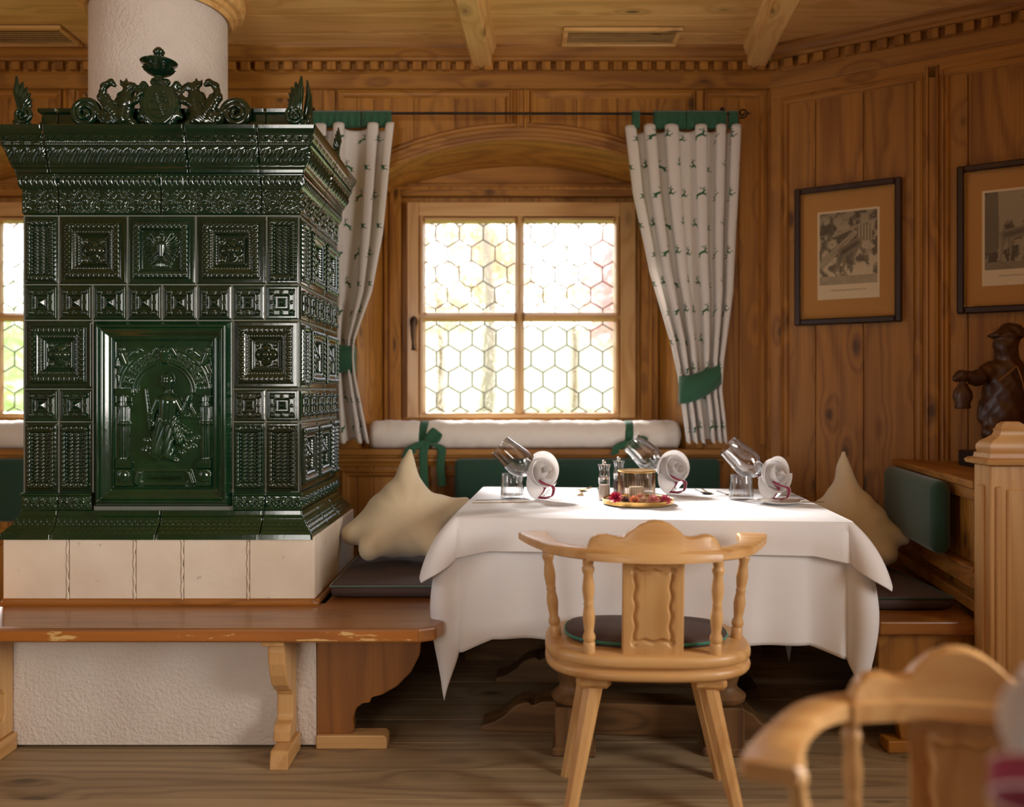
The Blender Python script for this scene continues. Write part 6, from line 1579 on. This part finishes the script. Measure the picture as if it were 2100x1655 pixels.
# ================================================================== framed prints on the angled wall
def vnoise(shape, n, seed):
    rg = np.random.default_rng(seed); g_ = rg.random((n + 2, n + 2)); y = np.linspace(0, n, shape[0]); x = np.linspace(0, n, shape[1])
    yi, xi = y.astype(int), x.astype(int); fy, fx = sm(0, 1, y - yi)[:, None], sm(0, 1, x - xi)[None, :]
    a = g_[yi][:, xi]; b_ = g_[yi][:, xi + 1]; c = g_[yi + 1][:, xi]; d = g_[yi + 1][:, xi + 1]
    return (a * (1 - fx) + b_ * fx) * (1 - fy) + (c * (1 - fx) + d * fx) * fy
def fbm(shape, n, seed): return .5 * vnoise(shape, n, seed) + .3 * vnoise(shape, n * 2, seed + 1) + .2 * vnoise(shape, n * 5, seed + 2)
def engraving(kind):
    hN, wN = 200, 140; u, v = np.meshgrid(np.linspace(0, 1, wN), np.linspace(0, 1, hN))      # v down
    f1 = fbm((hN, wN), 9, 3 if kind else 21); hatch = .5 + .5 * np.sin((u * 1.3 + v) * 150 + 6 * f1)
    def cap_(a, b_, ra, rb): d, t = seg_d(u, v * 1.4, (a[0], a[1] * 1.4), (b_[0], b_[1] * 1.4)); return d - (ra + (rb - ra) * t)
    g_ = .25 + .75 * sm(.38, .62, f1)
    if kind == 0:
        g_ = g_ * (.55 + .6 * v)
        log = cap_((.02, .72), (.62, .30), .075, .05); g_ = np.where(log < 0, .62 + .25 * np.sin(log * 160), g_)
        log = cap_((.25, .32), (.75, .18), .03, .025); g_ = np.where(log < 0, .6, g_); st = (np.abs(u - .78) < .13) & (v > .2) & (v < .42); g_ = np.where(st, .55 + .3 * np.sin(u * 120), g_)
        body = cap_((.42, .55), (.66, .44), .10, .085)
        for a, b_, ra, rb in (((.40, .56), (.33, .72), .075, .045), ((.33, .72), (.26, .84), .04, .02), ((.44, .62), (.42, .80), .03, .015), ((.42, .80), (.48, .88), .015, .012), ((.66, .48), (.58, .66), .04, .018), ((.58, .66), (.62, .74), .014, .012), ((.70, .48), (.78, .62), .03, .012), ((.78, .62), (.82, .68), .012, .012), ((.66, .40), (.78, .38), .03, .01)): body = np.minimum(body, cap_(a, b_, ra, rb))
        g_ = np.where(body < 0, .10 + .28 * sm(-.1, 0, body) + .08 * hatch, g_); g_ = np.where((v > .88) & (body > 0), .75 - .2 * f1, g_)
    else:
        sky_ = (v < .5 - .25 * f1) & (u > .18); g_ = np.where(sky_, .62 - .12 * v, g_ * .6); g_ = np.where(cap_((.1, .05), (.08, .7), .09, .12) < 0, .22 + .1 * hatch, g_)
        body = cap_((.30, .56), (.62, .50), .095, .085)
        for a, b_, ra, rb in (((.62, .50), (.74, .36), .07, .04), ((.74, .35), (.84, .37), .04, .025), ((.27, .60), (.24, .74), .05, .02), ((.24, .74), (.22, .90), .015, .012), ((.34, .62), (.36, .76), .04, .018), ((.36, .76), (.34, .92), .014, .012), ((.60, .58), (.60, .76), .03, .014), ((.60, .76), (.61, .92), .013, .012), ((.68, .55), (.72, .72), .03, .014), ((.72, .72), (.70, .90), .013, .012),
                              ((.74, .32), (.60, .20), .012, .009), ((.60, .20), (.52, .08), .009, .006), ((.62, .21), (.50, .20), .008, .005), ((.76, .31), (.86, .18), .012, .009), ((.86, .18), (.84, .06), .008, .005), ((.84, .20), (.95, .14), .008, .005)): body = np.minimum(body, cap_(a, b_, ra, rb))
        g_ = np.where(body < 0, .16 + .22 * sm(-.08, 0, body) + .1 * hatch, g_); g_ = np.where((v > .9) & (body > 0), .5 - .2 * f1, g_)
    return np.clip(g_ * (.85 + .15 * hatch), 0, 1)
def ink_mat():
    t = NT('engraving_ink'); a = t.new('ShaderNodeAttribute'); a.attribute_name = 'ink'; t.set(Base_Color=t.mix(a.outputs['Fac'], rgb('2a221c'), rgb('d8c39f')), Roughness=.9); return t.m
INK = ink_mat(); PAPER = plain('cream_paper', rgb('e6cfa8'), .9); MATB = plain('tan_mount_board', rgb('c08a4a'), .9); FRM = wood('dark_picture_frame', 'z', rgb('3a1f12'), rgb('200f08'), .35, knots=0)
def picture(px0, px1, zt_, zb_, kind, label, pm):
    l0, l1 = lw(px0), lw(px1); w, h = l1 - l0, zt_ - zb_
    o = empty('framed_print', A + Vector((UX, UY, 0)) * ((l0 + l1) / 2) + Vector((0, 0, zb_)), RW_ANG, label, 'picture', 'framed hunting prints')
    fw = .028
    for (x0, x1, z0, z1) in ((-w / 2, -w / 2 + fw, 0, h), (w / 2 - fw, w / 2, 0, h), (-w / 2 + fw, w / 2 - fw, 0, fw), (-w / 2 + fw, w / 2 - fw, h - fw, h)):
        MB().box(x0, x1, -.034, -.003, z0, z1, .005).build('frame', FRM, o)
    bm_ = MB(); pts = []
    for (a, b_) in (((-w / 2 + fw, fw), (w / 2 - fw, fw)), ((w / 2 - fw, fw), (w / 2 - fw, h - fw)), ((w / 2 - fw, h - fw), (-w / 2 + fw, h - fw)), ((-w / 2 + fw, h - fw), (-w / 2 + fw, fw))):
        nb = int(math.dist(a, b_) / .0085)
        for i in range(nb): t = (i + .5) / nb; pts.append((a[0] + (b_[0] - a[0]) * t, a[1] + (b_[1] - a[1]) * t))
    for p in pts: bm_.lathe([(.0005, -.0036), (.0036, 0), (.0005, .0036)], 6, Matrix.Translation((p[0] * (1 - .008 / w), -.0285, h / 2 + (p[1] - h / 2) * (1 - .008 / h))))
    tag(bm_.build('beading', M['gold'], o, smooth=True, angle=0), kind='stuff')
    MB().box(-w / 2 + fw, w / 2 - fw, -.012, -.004, fw, h - fw).build('mount', MATB, o)
    a0, a1, b0, b1 = pm      # paper edges as fractions of the frame
    x0, x1, z0, z1 = -w / 2 + w * a0, -w / 2 + w * a1, h * (1 - b1), h * (1 - b0)
    pp = MB().box(x0, x1, -.0135, -.012, z0, z1).build('paper', PAPER, o)
    g_ = engraving(kind); hN, wN = g_.shape; mg = (x1 - x0) * .035; zc = z0 + (z1 - z0) * .165
    X, Z = np.meshgrid(np.linspace(x0 + mg, x1 - mg, wN), np.linspace(z1 - mg, zc, hN)); V = np.stack([X, np.full_like(X, -.0141), Z], -1).reshape(-1, 3)
    I = np.arange(hN * wN).reshape(hN, wN); Q = np.stack([I[:-1, :-1], I[1:, :-1], I[1:, 1:], I[:-1, 1:]], -1).reshape(-1, 4)
    me = np_mesh('engraving', V, Q, False); at = me.attributes.new('ink', 'FLOAT', 'POINT'); at.data.foreach_set('value', g_.ravel().astype(np.float32)); put('engraving', me, INK, pp)
    # illegible handwritten caption
    rgc = random.Random(kind); m = MB(); x = x0 + (x1 - x0) * .22
    pts = []
    while x < x1 - (x1 - x0) * .2:
        for k in range(5): pts.append((x + k * .0022, -.0142, z0 + (z1 - z0) * .10 + .004 * math.sin(k * 2.4 + rgc.random()) * (1.6 if rgc.random() > .8 else 1)))
        x += .013
    m.tube(pts, .0005, 4); m.build('caption', plain('brown_ink', rgb('5a4632'), .9), pp)
    MB().box(-w / 2 + fw, w / 2 - fw, -.0225, -.021, fw, h - fw).build('glazing', M['picture_glass'], o)
picture(1632, 1851, zw(1632, 391), zw(1632, 669), 0, 'dark framed engraving of a stooping animal in woodland, portrait format', (.22, .80, .185, .82))
picture(1963, 2235, zw(1963, 345), zw(1963, 645), 1, 'dark framed engraving of a standing stag, above the carved figure', (.20, .80, .18, .82))
# ================================================================== carved figure
FD = 3.40; fS = F / FD
def fq(px, py, y=0.0): return (XX(px, FD), FD + y, ZZ(py, FD))
def figure_f(P):
    K = 1 / fS; d = s_cap(P, fq(2062, 800), fq(2058, 848), 40 * K, 44 * K); k = 10 * K
    for (a, b_, ra, rb) in ((fq(2066, 762), fq(2062, 800), 34, 40), (fq(2034, 762), fq(2092, 768), 20, 20), (fq(2064, 735), fq(2064, 745), 20, 22),
                            (fq(2060, 708, -.01), fq(2062, 716, -.01), 24, 22), (fq(2048, 712, -.03), fq(2045, 716, -.035), 6, 6), (fq(2058, 728, -.02), fq(2058, 733, -.02), 13, 12),
                            (fq(2028, 762), fq(1998, 776, -.02), 17, 15), (fq(1998, 776, -.02), fq(1966, 770, -.03), 14, 10), (fq(1962, 772, -.03), fq(1954, 776, -.03), 10, 9),
                            (fq(2098, 768), fq(2124, 800, -.02), 18, 15), (fq(2124, 800, -.02), fq(2100, 826, -.06), 13, 11),
                            (fq(2040, 850), fq(2026, 885, -.03), 26, 19), (fq(2026, 885, -.03), fq(2036, 916, .0), 16, 12), (fq(2082, 850), fq(2092, 884, -.02), 26, 20), (fq(2092, 884, -.02), fq(2086, 916, 0), 16, 12), (fq(2034, 920), fq(2024, 920, -.04), 9, 8), (fq(2086, 920), fq(2078, 920, -.04), 9, 8),
                            (fq(2024, 830), fq(2012, 855), 16, 8)):
        d = smin(d, s_cap(P, a, b_, ra * K, rb * K), k)
    hat = smin(s_ell(P, fq(2066, 688), (34 * K, 30 * K, 10 * K)), s_ell(P, fq(2072, 680), (24 * K, 24 * K, 18 * K)), 8 * K)
    d = smin(d, hat, 4 * K)
    x, y, z = P[..., 0], P[..., 1], P[..., 2]
    return d + .0016 * np.sin(x * 150 + 60 * z + 40 * y) + .0014 * np.sin(z * 110 - x * 70) * np.sin(x * 90)
DARKW = NT('dark_carved_wood'); DARKW.set(Base_Color=DARKW.mix(DARKW.noise(DARKW.obj(), 14, 3), rgb('2a1608'), rgb('5c3414')), Roughness=.38)
fig = empty('carved_figure', (XX(2060, FD), FD, .97), 0, 'dark carved wooden man holding out a jug on the partition shelf', 'statue'); FL = -fig.location
put('body', surf('body', figure_f, fq(1935, 935, -.16), fq(2150, 655, .14), .0055), DARKW.m, fig, FL)
jm = MB().lathe([(.0005, 0), (.026, 0), (.030, .006), (.027, .02), (.037, .045), (.034, .068), (.018, .092), (.012, .105), (.014, .115), (.0005, .116)], 20, Matrix.Translation(fq(1966, 838, -.03)))
jm.build('jug', DARKW.m, fig, loc=FL, smooth=True, angle=50)
st = M['gold']
MB().tube(smooth_path([fq(2058, 752, -.085), fq(2044, 764, -.092), fq(2026, 782, -.075)], 5), .003, 6).build('coat_edge', plain('ochre_carving', rgb('8a5a22'), .5), fig, loc=FL)
MB().tube(smooth_path([fq(2060, 752, -.085), fq(2066, 780, -.098), fq(2076, 815, -.09)], 5), .003, 6).build('coat_edge', plain('ochre_carving_light', rgb('94622a'), .5), fig, loc=FL)
MB().box(XX(1985, FD), XX(2140, FD), FD - .10, FD + .075, .905, .968, .004).build('pedestal', plain('black_pedestal', rgb('1a1718'), .4), fig, loc=FL)
# ================================================================== ceiling vents
def vent(x0, x1, y0, y1, label):
    o = empty('ceiling_vent', ((x0 + x1) / 2, (y0 + y1) / 2, CEIL), 0, label, 'vent', 'ceiling vents'); w, d = (x1 - x0) / 2, (y1 - y0) / 2; f = .022
    MB().box(-w, w, -d, d, -.003, -.0005).build('backing', M['seam'], o)
    for (a, b_, c, e) in ((-w, w, -d, -d + f), (-w, w, d - f, d), (-w, -w + f, -d + f, d - f), (w - f, w, -d + f, d - f)): MB().box(a, b_, c, e, -.018, 0, .003).build('frame', M['ceil_x'], o)
    n_ = 8
    for i in range(n_):
        y = -d + f + (2 * d - 2 * f) * (i + .5) / n_; MB().box(-w + f, w - f, y - .002, y + .002, -.015, -.0132).build('slat', M['ceil_x'], o)
vent(XX(1152, 3.95) , XX(1388, 3.95), 3.80, 3.985, 'slatted wooden ceiling vent between the two beams')
vent(-2.75, -2.0, 3.78, 3.985, 'slatted wooden ceiling vent left of the flue column')
# ================================================================== near table with one more napkin
nt = empty('near_table', (.85, .46, 0), 0, 'table under a white cloth in the foreground, its corner beside the armchair', 'table')
MB().box(-.66, .66, -.36, .38, .74, .775, .004).build('table_top', M['old_x'], nt)
for sx_ in (-1, 1):
    for sy_ in (-1, 1): MB().lathe([(.02, 0), (.035, .3), (.04, .7), (.04, .74)], 12, Matrix.Translation((sx_ * .58, sy_ * .28, 0))).build('leg', M['old_z'], nt, smooth=True)
cl2 = MB().box(-.664, .664, -.364, .384, .7755, .778).box(-.666, -.663, -.366, .386, .45, .778).box(.663, .666, -.366, .386, .45, .778).box(-.666, .666, -.366, -.363, .45, .778).box(-.666, .666, .383, .386, .45, .778)
tag(cl2.build('near_tablecloth', M['linen'], None, loc=(.85, .46, .0)), 'white cloth over the foreground table corner', 'tablecloth')
nk = empty('rose_napkin', (.53, .80, .779), 0, 'white rose napkin with maroon ribbon on the foreground table', 'napkin', 'rose napkins')
r = put('rose', rose_mesh(9), M['napkin'], nk, (-.008, 0, .105)); r.rotation_euler = frame_to((-.5, -.5, .6)).to_euler(); mods(r, solid=.0012)
MB().lathe([(.045, 0), (.04, .02), (.02, .05), (.03, .075), (.045, .1)], 20).build('gathered_base', M['napkin'], nk, smooth=True)
uv_ribbon([(-.02, -.02, .05), (-.05, -.02, .075), (-.085, -.01, .07), (-.075, .0, .05), (-.04, 0, .04), (-.02, .0, .05)], .03, 'ribbon', nk, (.2, .3, 1))
uv_ribbon([(-.02, -.02, .05), (-.05, -.03, .03), (-.04, -.03, .012), (-.06, -.035, .004)], .028, 'ribbon_end', nk, (.2, .5, 1))
